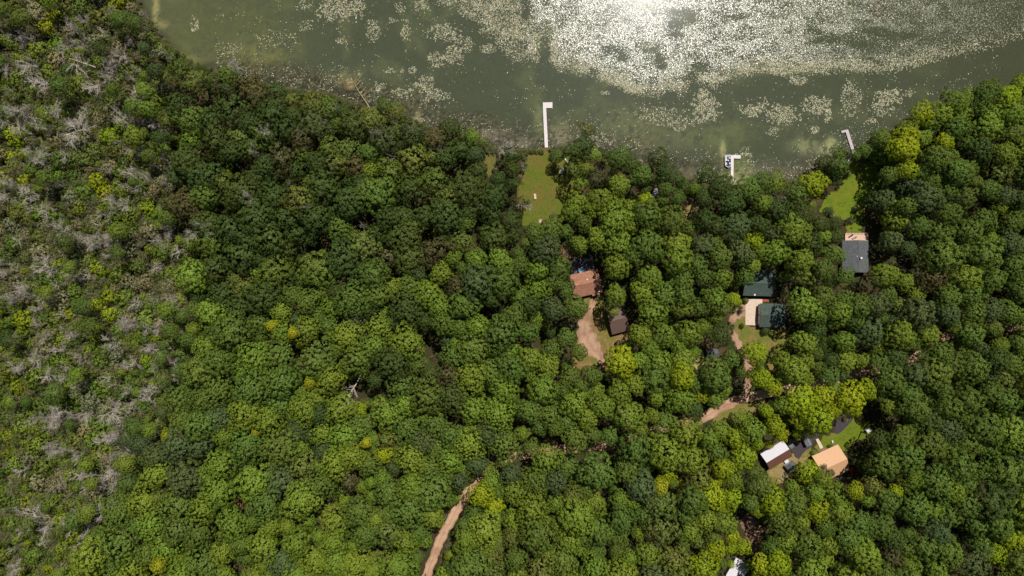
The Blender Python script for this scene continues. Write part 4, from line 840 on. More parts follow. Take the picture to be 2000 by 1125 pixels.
while len(EXTRA) < 150:
    x, y = DR.uniform(4, 350), DR.uniform(4, 1120)
    if inpoly(WET, [x], [y])[0] and not inpoly(LAKE, [x], [y])[0] and fbm(np.array([x / 50 + 3]), np.array([y / 50]))[0] > 0.47: EXTRA.append([x, y, DR.uniform(8, 14)])
for x, y, s in parse(DEADS) + EXTRA:
    x, y, s = float(x), float(y), float(s)
    if s < 5: continue
    tr, br = random.choice(DEAD); o = empty('dead_tree', (0, 0, 0), random.uniform(0, 6.28))
    wet_ = inpoly(WET, [x], [y])[0]; hh = (10.5 if wet_ else 18) * random.uniform(0.85, 1.15)
    k = s / F / 3.6; kz = hh / 10.0
    X, Y, _ = W(x, y, hh * 0.8); o.location = (X, Y, 0)
    a = link('trunk', tr, o); b = link('branches', br, o)
    for q in (a, b): q.scale = (k, k, kz)
    bw = 'broad' if s > 19 else 'slim' if s < 12 else 'mid-sized'
    tag(o, f"{bw} bare grey dead tree {where(x, y)}", 'dead tree', 'bare dead trees among the green'); dts.append(o)

# ------------------------------------------------------------------ lily pads and floating leaves (nobody could count them)
BIG = [(760, -230), (845, -60), (850, 10), (890, 14), (905, 34), (940, 46), (965, 68), (972, 90), (990, 112), (1005, 122), (1050, 118), (1060, 70), (1072, 118), (1092, 138), (1130, 142), (1160, 152), (1195, 165), (1225, 178), (1250, 186), (1290, 190), (1305, 172), (1330, 192), (1346, 178), (1352, 160),
       (1372, 168), (1395, 172), (1420, 160), (1450, 150), (1490, 140), (1530, 148), (1560, 142), (1600, 145), (1660, 140), (1720, 142), (1780, 134), (1850, 112), (1920, 100), (2010, 70), (2090, -60), (2060, -230)]
HOLES = [(1028, 10, 10, 40), (1068, 110, 5, 50), (1330, 22, 34, 8), (1320, 48, 22, 14), (1350, 35, 16, 10), (1315, 68, 16, 8), (1195, 96, 22, 12), (1218, 112, 14, 10), (1270, 98, 22, 9), (1288, 112, 10, 14), (1295, 130, 12, 10), (1370, 132, 26, 14), (1350, 150, 14, 10), (1440, 32, 22, 8), (1610, 78, 36, 10), (1590, 60, 16, 8), (1680, 85, 40, 12), (1760, 70, 50, 10), (1700, 60, 30, 8), (1160, 140, 12, 10)]
CL = [(660, 15, 38, 26, 1.0, 0), (703, 12, 12, 18, .8, 0), (595, 8, 14, 12, .5, 0), (730, 60, 14, 20, .7, 1), (793, 60, 10, 20, .8, 0), (768, 40, 10, 6, .6, 0), (820, 12, 16, 12, .7, 1), (780, 15, 10, 12, .5, 0), (868, 64, 30, 17, .9, 0), (905, 85, 20, 16, .5, 0), (852, 116, 16, 14, .9, 1), (886, 108, 18, 18, 1, 1),
      (953, 95, 16, 9, .7, 1), (948, 62, 12, 8, .6, 1), (760, 137, 10, 7, .9, 1), (782, 138, 8, 6, .9, 1), (806, 137, 10, 7, 1, 1), (828, 164, 20, 15, .9, 0), (743, 170, 10, 10, .9, 0), (700, 146, 6, 4, .9, 0), (785, 182, 20, 10, .7, 1), (850, 186, 26, 12, .7, 0), (665, 80, 12, 8, .6, 1), (600, 50, 16, 10, .4, 0), (380, 48, 8, 16, .8, 0), (455, 95, 20, 14, .3, 0), (540, 75, 40, 20, .18, 0),
      (1290, 222, 46, 20, .45, 1), (1330, 240, 30, 10, .4, 1), (1240, 175, 22, 10, .8, 0), (1379, 208, 30, 26, 1.1, 0), (1372, 184, 14, 10, 1, 0), (1376, 232, 14, 8, .6, 1), (1558, 156, 18, 9, 1, 0), (1468, 216, 22, 11, 1.2, 0), (1488, 205, 12, 14, .8, 0), (1528, 222, 34, 20, 1, 0), (1594, 204, 28, 17, 1.2, 0), (1618, 226, 7, 14, 1, 0), (1590, 254, 10, 8, .9, 0), (1662, 192, 22, 34, .6, 0), (1735, 190, 26, 16, 1.1, 0),
      (1722, 212, 24, 16, .7, 0), (1775, 184, 10, 8, .6, 0), (1700, 236, 10, 6, .9, 0), (1182, 182, 8, 5, .8, 0), (1510, 255, 12, 8, .6, 0), (1456, 294, 12, 12, .5, 0), (1465, 315, 10, 16, .4, 0), (1330, 250, 14, 6, .4, 1), (1180, 270, 20, 12, .3, 0)]
def pads():
    n = 460000
    x = rng.uniform(600, 2090, n); y = rng.uniform(-180, 200, n)
    d = sstep(-6, 12, np.where(inpoly(BIG, x, y), dline(BIG, x, y), -dline(BIG, x, y)))
    dens = d * (0.55 + 0.9 * sstep(0.35, 0.6, fbm(x / 26, y / 14 + 4)))
    for a, b, c, e in HOLES: dens *= 1 - 0.93 * np.clip(blob(x, y, a, b, c, e) * 1.5 * (0.4 + fbm(x / 9, y / 9)), 0, 1)
    dens *= 1 - 0.45 * sstep(1560, 1760, x) - 0.3 * sstep(1800, 1990, x)
    dens *= np.where(x < 1030, 0.6, 1); k = rng.random(n) < dens * 0.8; X = [x[k]]; Y = [y[k]]; xx, yy = x[k], y[k]; G = [((rng.random(k.sum()) < sstep(4, 42, dline(BIG, xx, yy)) * 0.95 + 0.05)) * (x[k] + (fbm(x[k] / 8, y[k] / 12) - 0.5) * 70 + rng.normal(size=k.sum()) * 7 > 1036) * 1.0]
    for cx, cy, a, b, s, g_ in CL:
        m_ = int(a * b * 3.6 * s * 0.62); px = cx + rng.uniform(-1.15, 1.15, m_) * a; py = cy + rng.uniform(-1.15, 1.15, m_) * b
        q = ((px - cx) / a) ** 2 + ((py - cy) / b) ** 2 + (fbm(px / 5, py / 5 + 3) - 0.5) * 4.2 < 0.9
        X.append(px[q]); Y.append(py[q]); G.append(np.full(q.sum(), 0.4 * g_))
    # loose specks drifting between the beds and thick floating litter at the bank
    m_ = 90000; px = rng.uniform(420, 1950, m_); py = rng.uniform(0, 360, m_); dd = dline(SHORE, px, py)
    pr = 0.10 * sstep(0.45, 0.65, fbm(px / 18, py / 18)) + 0.5 * sstep(75, 8, dd) * sstep(0.42, 0.6, fbm(px / 11 + 7, py / 11)) * (1 - 0.75 * sstep(1660, 1760, px)); q = (rng.random(m_) < pr) & inpoly(LAKE, px, py)
    X.append(px[q]); Y.append(py[q]); G.append(np.zeros(q.sum()))
    x = np.concatenate(X); y = np.concatenate(Y); g_ = np.concatenate(G); n = len(x)
    q = inpoly(LAKE, x, y) & (dline(SHORE, x, y) > 3)
    x, y, g_ = x[q], y[q], g_[q]; n = len(x)
    P = np.stack([(x - 1000) / F, (562.5 - y) / F, np.full(n, -0.27)], -1)
    sig = np.where(g_ > 0.5, 0.055, 0.15)
    N = unit(np.stack([rng.normal(size=n) * sig, rng.normal(size=n) * sig, np.ones(n)], -1))
    T = unit(np.cross(N, unit(rng.normal(size=(n, 3))))); B = np.cross(N, T); s = rng.uniform(0.08, 0.21, n)[:, None] * np.where(g_ > 0.5, 1.0, 1.2)[:, None]
    V = np.stack([P + (T * math.cos(a) + B * math.sin(a) * 0.8) * s for a in [i * math.pi / 3 for i in range(6)]], 1); V[:, :, 2] += 0.04
    me = quads_mesh("lily_pads", V, None, rng.random(n), mats=[M["pad"], M["drypad"]], midx=(g_ < 0.5) * 1, nper=6)
    c = np.array([lin(156, 156, 116), lin(178, 172, 134), lin(168, 148, 126), lin(128, 138, 100), lin(196, 190, 158)])[rng.integers(0, 5, n)] * rng.uniform(0.75, 1.5, (n, 1))
    c = np.where((g_ > 0.5)[:, None], c * np.array([0.62, 0.66, 0.66]), c)
    me.attributes.remove(me.attributes['lv']); setcol(me, np.repeat(c, 6, 0))
    print('pads', n)
    return tag(link('lily_pads', me), 'countless pale lily pads and floating leaves in drifts on the lake', 'lily pads', kind='stuff')
for key, nm, ro, sp in (('pad', 'lily_pad', 0.29, 0.68), ('drypad', 'dry_lily_pad', 0.5, 0.4)):
    m, nt, b = newmat(nm, ro, sp); M[key] = m
    at = nt.nodes.new('ShaderNodeAttribute'); at.attribute_name = 'col'; nt.links.new(at.outputs['Color'], b.inputs['Base Color'])
pads()

# ------------------------------------------------------------------ docks
def dock(label, poly, mat, posts, segs, ztop=0.25, extra=None):
    """poly: outline (photograph units, walkway then arm)"""
    cx, cy = poly[0]; o = empty('dock', W(cx, cy, 0), label=label, cat='dock'); ox, oy, _ = W(cx, cy, ztop)
    wx, wy, _ = W(cx, cy, 0)
    for nm, pl in segs:
        b = MB(); p = [(W(x, y, ztop)[0] - wx, W(x, y, ztop)[1] - wy) for x, y in pl]
        if sum((p[i][0] * p[(i + 1) % len(p)][1] - p[(i + 1) % len(p)][0] * p[i][1]) for i in range(len(p))) < 0: p = p[::-1]
        b.prism(p, ztop - 0.16 + (0.006 if nm == 'walkway' else 0), ztop + (0.006 if nm == 'walkway' else 0)); b.build(nm, mat, o)
    for x, y in posts:
        b = MB(); q = W(x, y, ztop); b.tube([(q[0] - wx, q[1] - wy, -2.0), (q[0] - wx, q[1] - wy, ztop + 0.35)], 0.07, 8); b.build('post', M['steel'], o)
    return o
dock('long white L-shaped dock reaching from the lawn into the lily water', [(1068, 289)], M['dock'],
     [(1060.6, 212), (1062, 240), (1063.6, 262), (1065, 284), (1067.4, 225), (1069, 250), (1070, 275), (1078.4, 212), (1078.6, 200), (1060.3, 200)],
     [('walkway', [(1064, 288), (1060.4, 212.2), (1060.2, 200), (1066.4, 200), (1066.8, 212), (1070.5, 288)]), ('platform', [(1066.4, 200), (1079, 199.5), (1079, 211), (1066.8, 211)])])
dock('white L-shaped dock with the pontoon boat tied along it', [(1430, 360)], M['dock'],
     [(1427, 356), (1427, 335), (1427.2, 312), (1432.6, 350), (1433, 330), (1446.4, 309), (1446.6, 303)],
     [('walkway', [(1427.2, 360), (1427.6, 303), (1433.2, 303), (1432.4, 360)]), ('platform', [(1433.2, 302.2), (1447, 303), (1446.6, 310), (1433.1, 309.4)])])
dock('short greyish dock bent at its tip, between two wooded banks', [(1669, 303)], M['greydock'],
     [(1666, 300), (1656, 262), (1660, 275), (1643.6, 258), (1654, 253), (1663, 285), (1671.4, 301)],
     [('walkway', [(1666.8, 304.5), (1651.6, 257.6), (1655.6, 252.4), (1657, 254), (1671.8, 302.4)]), ('platform', [(1655.6, 252.4), (1651.6, 257.6), (1644.2, 260), (1643, 255.6)])])

# ------------------------------------------------------------------ boats and things on the water
def pontoon():
    o = empty('pontoon_boat', W(1421, 315, 0), R(2), label='white and navy pontoon boat tied beside the L-shaped dock', cat='pontoon boat'); o.location.z = -0.1
    for s in (-1, 1):
        b = MB(); b.tube([(s * 0.95, 2.5, 0), (s * 0.95, -2.2, 0), (s * 0.95, -2.9, 0.1)], [0.3, 0.3, 0.06], 12); b.build('pontoon', M['steel'], o, smooth=False)
    b = MB(); b.prism([(-1.25, 2.55), (-1.25, -1.9), (-0.35, -2.6), (0.35, -2.6), (1.25, -1.9), (1.25, 2.55)], 0.3, 0.4); d = b.build('deck', M['navy'], o)
    pts = [(-1.28, 2.58), (-1.28, -1.95), (-0.35, -2.68), (0.35, -2.68), (1.28, -1.95), (1.28, 2.58)]
    b = MB()
    for i in range(6):
        p, q = Vector(pts[i]), Vector(pts[(i + 1) % 6]); dr = (q - p).normalized(); nn = Vector((-dr.y, dr.x)) * 0.11
        a, e = p + dr * 0.02, q - dr * 0.02
        b.prism([tuple(a - nn), tuple(e - nn), tuple(e + nn), tuple(a + nn)], 0.42, 1.0 + 0.01 * (i % 2))
    b.build('railing', M['white'], o)
    for x0, y0, x1, y1 in [(-1.1, 1.5, -0.3, 2.3), (0.35, 1.0, 1.1, 1.6), (-1.1, -1.6, -0.5, -0.7), (0.5, -1.5, 1.1, -0.7), (-0.3, 1.95, 1.05, 2.35), (-1.1, 0.1, -0.35, 1.2)]:
        b = MB(); b.box(x0, y0, 0.4, x1, y1, 0.75); b.box(x0 if x0 < 0 else x1 - 0.16, y0 + .003, 0.75, x0 + 0.16 if x0 < 0 else x1, y1 - .003, 1.05); b.build('seat', M['white'], o)
    b = MB(); b.prism([(-0.3, 0.0), (0.25, -0.1), (0.35, 0.45), (-0.25, 0.5)], 0.4, 1.15); b.build('console', M['white'], o)
    b = MB(); b.lathe([(0.02, 0.0), (0.2, 0.02), (0.2, 0.05), (0.02, 0.07)], 12, (0.0, 0.62, 1.1)); b.build('steering_wheel', M['black'], o)
    b = MB(); b.box(-0.22, 2.7, 0.2, 0.22, 3.2, 0.85); b.box(-0.12, 2.75, -0.5, 0.12, 3.0, 0.2); b.build('outboard_motor', M['black'], o)
pontoon()
def hull(name, label, cat, px, py, rz, L, Wd, up=False, z=0.0, mat=None, parts=True):
    o = empty(name, W(px, py, 0), rz, label=label, cat=cat); o.location.z = z
    n = 12; v = []; f = []
    for i in range(n + 1):
        t = i / n; w = Wd / 2 * (math.sin(math.pi * min(1, 0.12 + t * 0.88)) ** 0.6) if t < 0.999 else 0.03; y = -L / 2 + L * t; h = 0.45
        if up: ring = [(-w, y, 0.0), (-w * 0.8, y, h * 0.6), (-w * 0.25, y, h), (w * 0.25, y, h), (w * 0.8, y, h * 0.6), (w, y, 0.0)]
        else: ring = [(-w, y, h), (-w * 0.8, y, h * 0.3), (-w * 0.3, y, 0), (w * 0.3, y, 0), (w * 0.8, y, h * 0.3), (w, y, h)]
        v += ring
    for i in range(n):
        for k in range(5): f.append((i * 6 + k, i * 6 + k + 1, i * 6 + 7 + k, i * 6 + 6 + k))
    f += [(5, 4, 3, 2, 1, 0), tuple(n * 6 + k for k in range(6))]
    link('hull', mesh('hull', v, f, mat or M['white'], smooth=False), o)
    if parts:
        for y in ((-L * 0.18, L * 0.15) if not up else ()):
            b = MB(); b.box(-Wd * 0.4, y, 0.28, Wd * 0.4, y + 0.22, 0.33); b.build('seat', M['oldwood'], o)
        b = MB(); b.tube([(-0.02, -L / 2 + 0.05, 0.47 if up else 0.03), (0, 0, 0.47 if up else -0.02), (0, L / 2 - 0.1, 0.4 if up else 0.05)], 0.03, 5); b.build('keel', M['steel'], o)
    return o
hull('rowboat', 'small white rowboat lying on the grass by the stone landing', 'rowboat', 1654.5, 321, R(10), 3.2, 1.35)
hull('rowboat', 'white boat half hidden under the trees beside the lakeside lawn', 'rowboat', 1097, 333, R(-25), 3.6, 1.4, z=0.02)
hull('kayak', 'slim pale blue kayak under the trees beside the lakeside lawn', 'kayak', 1106, 314, R(-35 + 70), 3.6, 0.65, up=True, mat=M['paleblue'])
hull('motorboat', 'white boat on dry ground between dark shoreline trees', 'boat', 1279, 376, R(-30), 4.6, 1.9, z=0.3)
o = empty('swim_raft', W(1419, 347, 0), R(-3), label='weathered square wooden raft frame floating below the pontoon boat', cat='raft')
b = MB()
for a0, a1 in (((-1, -1.1), (1, -0.8)), ((-1, 0.8), (1, 1.1))): b.box(a0[0], a0[1], -0.25, a1[0], a1[1], 0.0)
for a0, a1 in (((-1.1, -0.8), (-0.8, 0.8)), ((0.8, -0.8), (1.1, 0.8))): b.box(a0[0], a0[1], -0.25, a1[0], a1[1], 0.004)
b.build('frame', M['oldwood'], o); b = MB(); b.box(-0.78, -0.78, -0.27, 0.78, 0.78, -0.12); b.build('well', pmat('raft_well', lin(88, 86, 72)), o)
for s in (-0.9, 0.9):
    b = MB(); b.tube([(s, 1.2, -1.5), (s, 1.2, 0.5)], 0.05, 6); b.build('post', M['steel'], o)
# bleached log with ribs of broken branches at the bank
def log_(name, label, p0, p1, r_, z0, z1, ribs, mat, cat='fallen tree', gr=1.0):
    a = Vector(W(*p0)); e = Vector(W(*p1)); L = (e - a).length; o = empty(name, a, label=label, cat=cat); d = (e - a); rr = random.Random(int(p0[0]))
    b = MB(); pts = [Vector((d.x * t + 0.15 * math.sin(t * 7), d.y * t + 0.12 * math.cos(t * 5), z0 + (z1 - z0) * t)) for t in [i / 7 for i in range(8)]]; b.tube(pts, [r_ * (1 - 0.7 * i / 7) for i in range(8)], 7); b.build('trunk', mat, o)
    rg = np.random.default_rng(int(p0[0])); acc = []
    for i in range(ribs):
        t = rr.uniform(0.25, 0.98); s = rr.choice((-1, 1)); q = d.normalized(); nrm = Vector((-q.y, q.x, 0)) * s
        branches(rg, np.array(tuple(Vector((d.x * t, d.y * t, z0 + (z1 - z0) * t)))), np.array(tuple((nrm + q * rr.uniform(0.1, 0.9) + Vector((0, 0, rr.uniform(0, 0.5)))).normalized())), L * rr.uniform(0.14, 0.4) * gr, r_ * 0.4, 1, acc, (3, 2, 3))
    link('branches', quads_mesh('branches', tri_tubes(acc), mat), o); return o
log_('fallen_tree', 'bleached leaning trunk with broken ribs sticking into the water', (722, 212), (690, 160), 0.35, 0.6, 0.4, 12, M['log'])
log_('fallen_tree', 'bare fallen tree with long forked branches in a dark gap', (712, 730), (684, 778), 0.32, 7.5, 9.0, 13, M['deadwood'], gr=1.9)
log_('fallen_tree', 'long pale dead trunk leaning across the upper marsh', (198, 138), (142, 118), 0.22, 4, 7, 8, M['deadwood'])
log_('fallen_tree', 'thin pale dead trunk at the very top of the marsh', (82, 18), (60, 2), 0.22, 5, 7, 3, M['deadwood'])
log_('fallen_tree', 'pale fallen trunk lying on the bank between two round trees', (830, 256), (806, 246), 0.25, 0.4, 0.5, 4, M['deadwood'])
log_('fallen_tree', 'thin bare leaning trunk by the worn driveway opening', (1500, 1086), (1482, 1074), 0.15, 3, 5, 3, M['deadwood'])
log_('fallen_tree', 'bleached driftwood heap of sticks at the marsh shore', (478, 140), (452, 122), 0.12, 0.2, 0.6, 12, M['deadwood'])

# ------------------------------------------------------------------ buildings
def house(name, label, cat, px, py, L, Wd, rot, wall, roofs, rise=2.6, eave=2.7, over=0.45, lshift=0.0, door=None, windows=(), chimney=None, vents=(), thick=0.14):
    """gabled building: ridge along local X. px, py: middle of the eaves as seen. roofs: (material of the +Y slope, of the -Y slope)"""
    X, Y, _ = W(px, py, eave)
    o = empty(name, (X, Y, 0), R(rot), label=label, cat=cat)
    l, w = L / 2 - over, Wd / 2 - over; h = eave + 0.1; kk = rise / (Wd / 2); hr = h + kk * w
    b = MB(); v = [(-l, -w, 0), (l, -w, 0), (l, w, 0), (-l, w, 0), (-l, -w, h), (l, -w, h), (l, w, h), (-l, w, h), (-l, 0, hr), (l, 0, hr)]
    b.add(v, [(0, 1, 5, 4), (2, 3, 7, 6), (1, 2, 6, 9, 5), (3, 0, 4, 8, 7)]); b.build('wall', wall, o)
    same = roofs[0] is roofs[1]
    for i, s in enumerate((1, -1)):
        if same and i: break
        b = MB()
        for s_ in ((1, -1) if same else (s,)):
            t = thick; zr = eave + 0.12 + rise; ze = eave + 0.12; y0, y1 = 0.0 * s_, s_ * Wd / 2
            v = [(-L / 2, y0, zr), (L / 2, y0, zr), (L / 2, y1, ze), (-L / 2, y1, ze)]; v += [(x, y, z + t) for x, y, z in v]
            f = [(0, 1, 2, 3), (7, 6, 5, 4), (0, 4, 5, 1), (1, 5, 6, 2), (2, 6, 7, 3), (3, 7, 4, 0)]
            if s_ < 0: f = [q[::-1] for q in f]
            b.add(v, f)
        rf = b.build('roof', roofs[i], o)
        if not same: rf['label'] = 'white metal roof slope' if i == 0 else 'red brown metal roof slope'
    b = MB(); b.tube([(-L / 2 - 0.01, 0, eave + 0.14 + rise + thick), (L / 2 + 0.01, 0, eave + 0.14 + rise + thick)], 0.09, 6); b.build('ridge_cap', roofs[1], o)
    for (side, x0, x1, z0, z1) in windows:
        s = 1 if side == 'n' else -1; fr = MB(); fr.box(x0 - 0.08, s * w, z0 - 0.08, x1 + 0.08, s * (w + 0.06), z1 + 0.08) if s > 0 else fr.box(x0 - 0.08, -w - 0.06, z0 - 0.08, x1 + 0.08, -w, z1 + 0.08)
        fo = fr.build('window', M['white'], o); g_ = MB(); g_.box(x0, s * (w + 0.06) if s > 0 else -w - 0.075, z0, x1, s * (w + 0.075) if s > 0 else -w - 0.06, z1); g_.build('pane', M['glass'], fo)
    if door:
        x0, x1, zt = door; d = MB(); d.box(x0, -w - 0.05, 0.05, x1, -w, zt); dd = d.build('door', M['white'] if x1 - x0 > 2 else M['redwood'], o)
        k = MB(); k.box(x1 - 0.22, -w - 0.11, 1.0, x1 - 0.12, -w - 0.05, 1.1); k.build('handle', M['steel'], dd)
    for (x, y, r_, hh) in vents:
        z = eave + rise + 0.2 - abs(y) * kk; b = MB(); b.lathe([(r_, -0.3), (r_, hh), (r_ * 1.5, hh + 0.02), (r_ * 1.5, hh + 0.12)], 10, (x, y, z)); b.build('vent_pipe', M['white'], o)
    if chimney:
        x, y = chimney; z = eave + rise - abs(y) * kk; b = MB(); b.box(x - 0.35, y - 0.35, z - 0.5, x + 0.35, y + 0.35, z + 1.0); b.build('chimney', M['brick'], o)
    return o
A = house('cabin', 'brown shingled cabin beside the shaded patio with its blue umbrella', 'cabin', 1144, 554, 12.6, 10.3, 13, M['woodwall'], (M['brownshingle'],) * 2, 2.5, vents=[(0.8, 1.6, 0.22, 0.3), (4.9, -4.6, 0.2, 0.2)], door=(1.5, 2.5, 2.1), windows=[('n', -3, -1.5, 1, 2.1), ('n', 1, 2.6, 1, 2.1), ('s', -3.5, -2.2, 1, 2.1)])
b = MB(); b.box(1.6, -5.95, 2.66, 4.9, -5.12, 2.8); b.build('porch_roof', M['brownshingle'], A)
house('shed', 'dark brown metal roofed shed beside the wide gravel area', 'shed', 1206, 624, 8.0, 11.6, 15, M['woodwall'], (M['brownmetal'],) * 2, 1.7, door=(-1.5, 1.5, 2.3), windows=[('s', 2.2, 3, 1, 1.8)])
Cc = house('house', 'house under a dark green shingled roof above the concrete pad', 'house', 1481, 553.5, 13.3, 11.0, -1.5, M['woodwall'], (M['greenshingle'],) * 2, 2.3, vents=[(-1.6, -5.0, 0.28, 0.15), (3.4, 2.5, 0.12, 0.3)], door=(0.5, 1.5, 2.1), windows=[('s', -3.2, -1.8, 1, 2.1), ('s', 2.6, 4.2, 1, 2.1), ('n', -2, 1, 1, 2.1)])
G_ = house('garage', 'garage with a dark green shingled roof beside the pale concrete pad', 'garage', 1507.5, 616, 11.0, 10.3, -1, M['tanwall'], (M['greenshingle'],) * 2, 2.0, windows=[('s', -2, -0.8, 1, 2.0), ('s', 1.8, 3, 1, 2.0)])
for y0 in (-3.9, 0.5):
    b = MB(); b.box(-5.12, y0, 0.1, -5.04, y0 + 3.3, 2.3); b.build('garage_door', M['white'], G_)
house('house', 'grey shingled house with a pale deck on its lake side', 'house', 1670, 501, 13.9, 11.4, 90, M['tanwall'], (M['greyshingle'],) * 2, 2.4, vents=[(0.0, 0.5, 0.14, 0.3)], windows=[('n', -3, -1, 1, 2.1), ('s', 2, 4, 1, 2.1)])
o = empty('satellite_dish', W(1680.5, 502.5, 5.4), R(-60), label='small white satellite dish on the grey shingled roof', cat='satellite dish'); o.location.z = 4.95
b = MB(); b.tube([(0, 0, 0), (0, 0, 0.7), (0.3, 0, 0.95)], 0.05, 6); b.build('mast', M['steel'], o); b = MB(); b.lathe([(0.02, 0), (0.25, 0.04), (0.45, 0.14), (0.47, 0.14), (0.25, 0.01), (0.02, -0.03)], 16, (0.35, 0, 0.95)); b.build('dish', M['white'], o)
o = empty('deck', W(1672, 463, 0), 0, label='pale boarded deck with two loungers by the grey shingled house', cat='deck')
b = MB(); b.box(-5.0, -1.75, 0.35, 5.0, 1.75, 0.5); b.build('boards', M['deckwood'], o)
b = MB()
for x in np.arange(-4.95, 5.0, 1.41): b.box(x - .05, 1.66, 0.5, x + .05, 1.76, 1.4)
b.box(-5.02, 1.64, 1.4, 5.02, 1.78, 1.46); b.build('railing', M['redwood'], o)
def lounger(px, py, rz, label, mat):
    o = empty('lounger', W(px, py, 0.5), rz, label=label, cat='lounger'); o.location.z = 0.5
    b = MB(); b.box(-0.3, -0.95, 0.3, 0.3, 0.35, 0.38); b.build('seat', mat, o); b = MB(); b.add([(-0.3, 0.35, 0.34), (0.3, 0.35, 0.34), (0.3, 0.95, 0.8), (-0.3, 0.95, 0.8), (-0.3, 0.35, 0.42), (0.3, 0.35, 0.42), (0.3, 0.93, 0.88), (-0.3, 0.93, 0.88)], [(3, 2, 1, 0), (4, 5, 6, 7), (0, 1, 5, 4), (1, 2, 6, 5), (2, 3, 7, 6), (3, 0, 4, 7)]); b.build('backrest', mat, o)
    for x in (-0.26, 0.26):
        for y in (-0.85, 0.3): b = MB(); b.box(x - .03, y - .03, 0, x + .03, y + .03, 0.3); b.build('leg', M['oldwood'], o)
lounger(1661, 461, R(-55), 'dark lounger on the pale deck, nearer its sunlit end', M['navy'])
lounger(1668, 465, R(-62), 'brown lounger on the pale deck, nearer the house wall', M['oldwood'])
house('cabin', 'cabin with one white roof slope and one red brown slope', 'cabin', 1516, 888.5, 11.5, 8.0, 31, M['tanwall'], (M['whitemetal'], M['redbrown']), 1.9, door=(1.5, 2.4, 2.1), windows=[('s', -3, -1.8, 1, 2), ('n', -1, 1, 1, 2)])
T = house('house', 'large square house under a pale tan metal roof', 'house', 1622, 904, 12.4, 12.2, 24.5, M['tanwall'], (M['tanmetal'],) * 2, 3.2, vents=[(-1.6, 2.6, 0.12, 0.25)], windows=[('n', -3, -1.6, 1, 2.1), ('n', 2, 3.4, 1, 2.1), ('s', -2, 0, 1, 2.1)], door=(1.2, 2.2, 2.1))
house('shed', 'small dark grey shed deep in tree shade above the dirt road', 'shed', 1391, 690, 5.0, 4.0, 5, M['woodwall'], (M['greyshingle'],) * 2, 0.8, 2.2, 0.25, door=(-0.4, 0.6, 1.9))
house('shed', 'grey metal shed between the dark yard and the concrete path', 'shed', 1576, 861, 4.6, 2.5, -65, M['tanwall'], (M['greymetal'],) * 2, 0.4, 2.1, 0.1, door=(-0.4, 0.5, 1.8))
house('shed', 'tiny grey lean shed at the gable end of the white and brown roofed cabin', 'shed', 1546, 871.5, 2.0, 1.7, 35, M['tanwall'], (M['greymetal'],) * 2, 0.3, 1.8, 0.1, door=(-0.3, 0.3, 1.6))
house('shed', 'white roofed building mostly hidden by trees at the bottom edge', 'house', 1441, 1114, 9.0, 7.0, 60, M['whitewall'], (M['whitemetal'],) * 2, 1.0, 2.7, 0.3, windows=[('n', -2, -1, 1, 2)])
P_ = house('playhouse', 'little playhouse with a grey gable roof and red slide', 'playhouse', 1545, 911, 3.6, 4.4, 128 - 180, M['whitewall'], (M['greyshingle'],) * 2, 0.9, 1.9, 0.2, door=(-0.4, 0.4, 1.5))
b = MB(); b.box(-3.1, -0.9, 0.7, -1.82, 0.9, 0.85); b.build('platform', M['white'], P_)
b = MB(); b.add([(-3.1, -0.4, 0.8), (-3.1, 0.4, 0.8), (-5.0, 0.4, 0.1), (-5.0, -0.4, 0.1), (-3.1, -0.4, 0.9), (-3.1, 0.4, 0.9), (-5.0, 0.4, 0.2), (-5.0, -0.4, 0.2)], [(3, 2, 1, 0), (4, 5, 6, 7), (0, 1, 5, 4), (1, 2, 6, 5), (2, 3, 7, 6), (3, 0, 4, 7)]); b.build('slide', M['red'], P_)
for x in (-3.05, -1.9):
    for y in (-0.85, 0.85): b = MB(); b.box(x - .05, y - .05, 0, x + .05, y + .05, 0.7); b.build('leg', M['oldwood'], P_)
house('shed', 'small white topped shed on bare soil beyond the bright grass', 'shed', 1697, 840.5, 2.2, 1.4, 35, M['whitewall'], (M['whitemetal'],) * 2, 0.15, 1.6, 0.06, door=(-0.3, 0.3, 1.3))

# ------------------------------------------------------------------ small things outdoors
def umbrella(label, px, py, r_, mats, z=2.4):
    X, Y, _ = W(px, py, z); o = empty('umbrella', (X, Y, 0), label=label, cat='umbrella')
    b = MB(); b.tube([(0, 0, 0), (0, 0, z + 0.1)], 0.04, 8); b.build('pole', M['steel'], o)
    b = MB(); b.lathe([(0.35, 0), (0.35, 0.12), (0.05, 0.16)], 12); b.build('base', M['black'], o)
    for k in range(8):
        a0, a1 = k * math.pi / 4, (k + 1) * math.pi / 4; b = MB(); A_ = (math.cos(a0) * r_, math.sin(a0) * r_, z - 0.45); B_ = (math.cos(a1) * r_, math.sin(a1) * r_, z - 0.45); am = (a0 + a1) / 2; mid = (math.cos(am) * r_ * 0.93, math.sin(am) * r_ * 0.93, z - 0.42)
        b.add([(0, 0, z + 0.15), A_, mid, B_, (0, 0, z + 0.12), (A_[0], A_[1], A_[2] - 0.03), (mid[0], mid[1], mid[2] - 0.03), (B_[0], B_[1], B_[2] - 0.03)], [(0, 1, 2), (0, 2, 3), (4, 6, 5), (4, 7, 6), (1, 5, 6, 2), (2, 6, 7, 3)]); b.build('canopy_panel', mats[k % len(mats)], o)
umbrella('blue and white patio umbrella above the brown shingled cabin', 1136, 528, 1.35, [M['blue'], M['paleblue'], M['blue'], M['blue']])
umbrella('dull red umbrella in deep shade beside the tan roofed house', 1665, 919, 1.2, [M['red']])
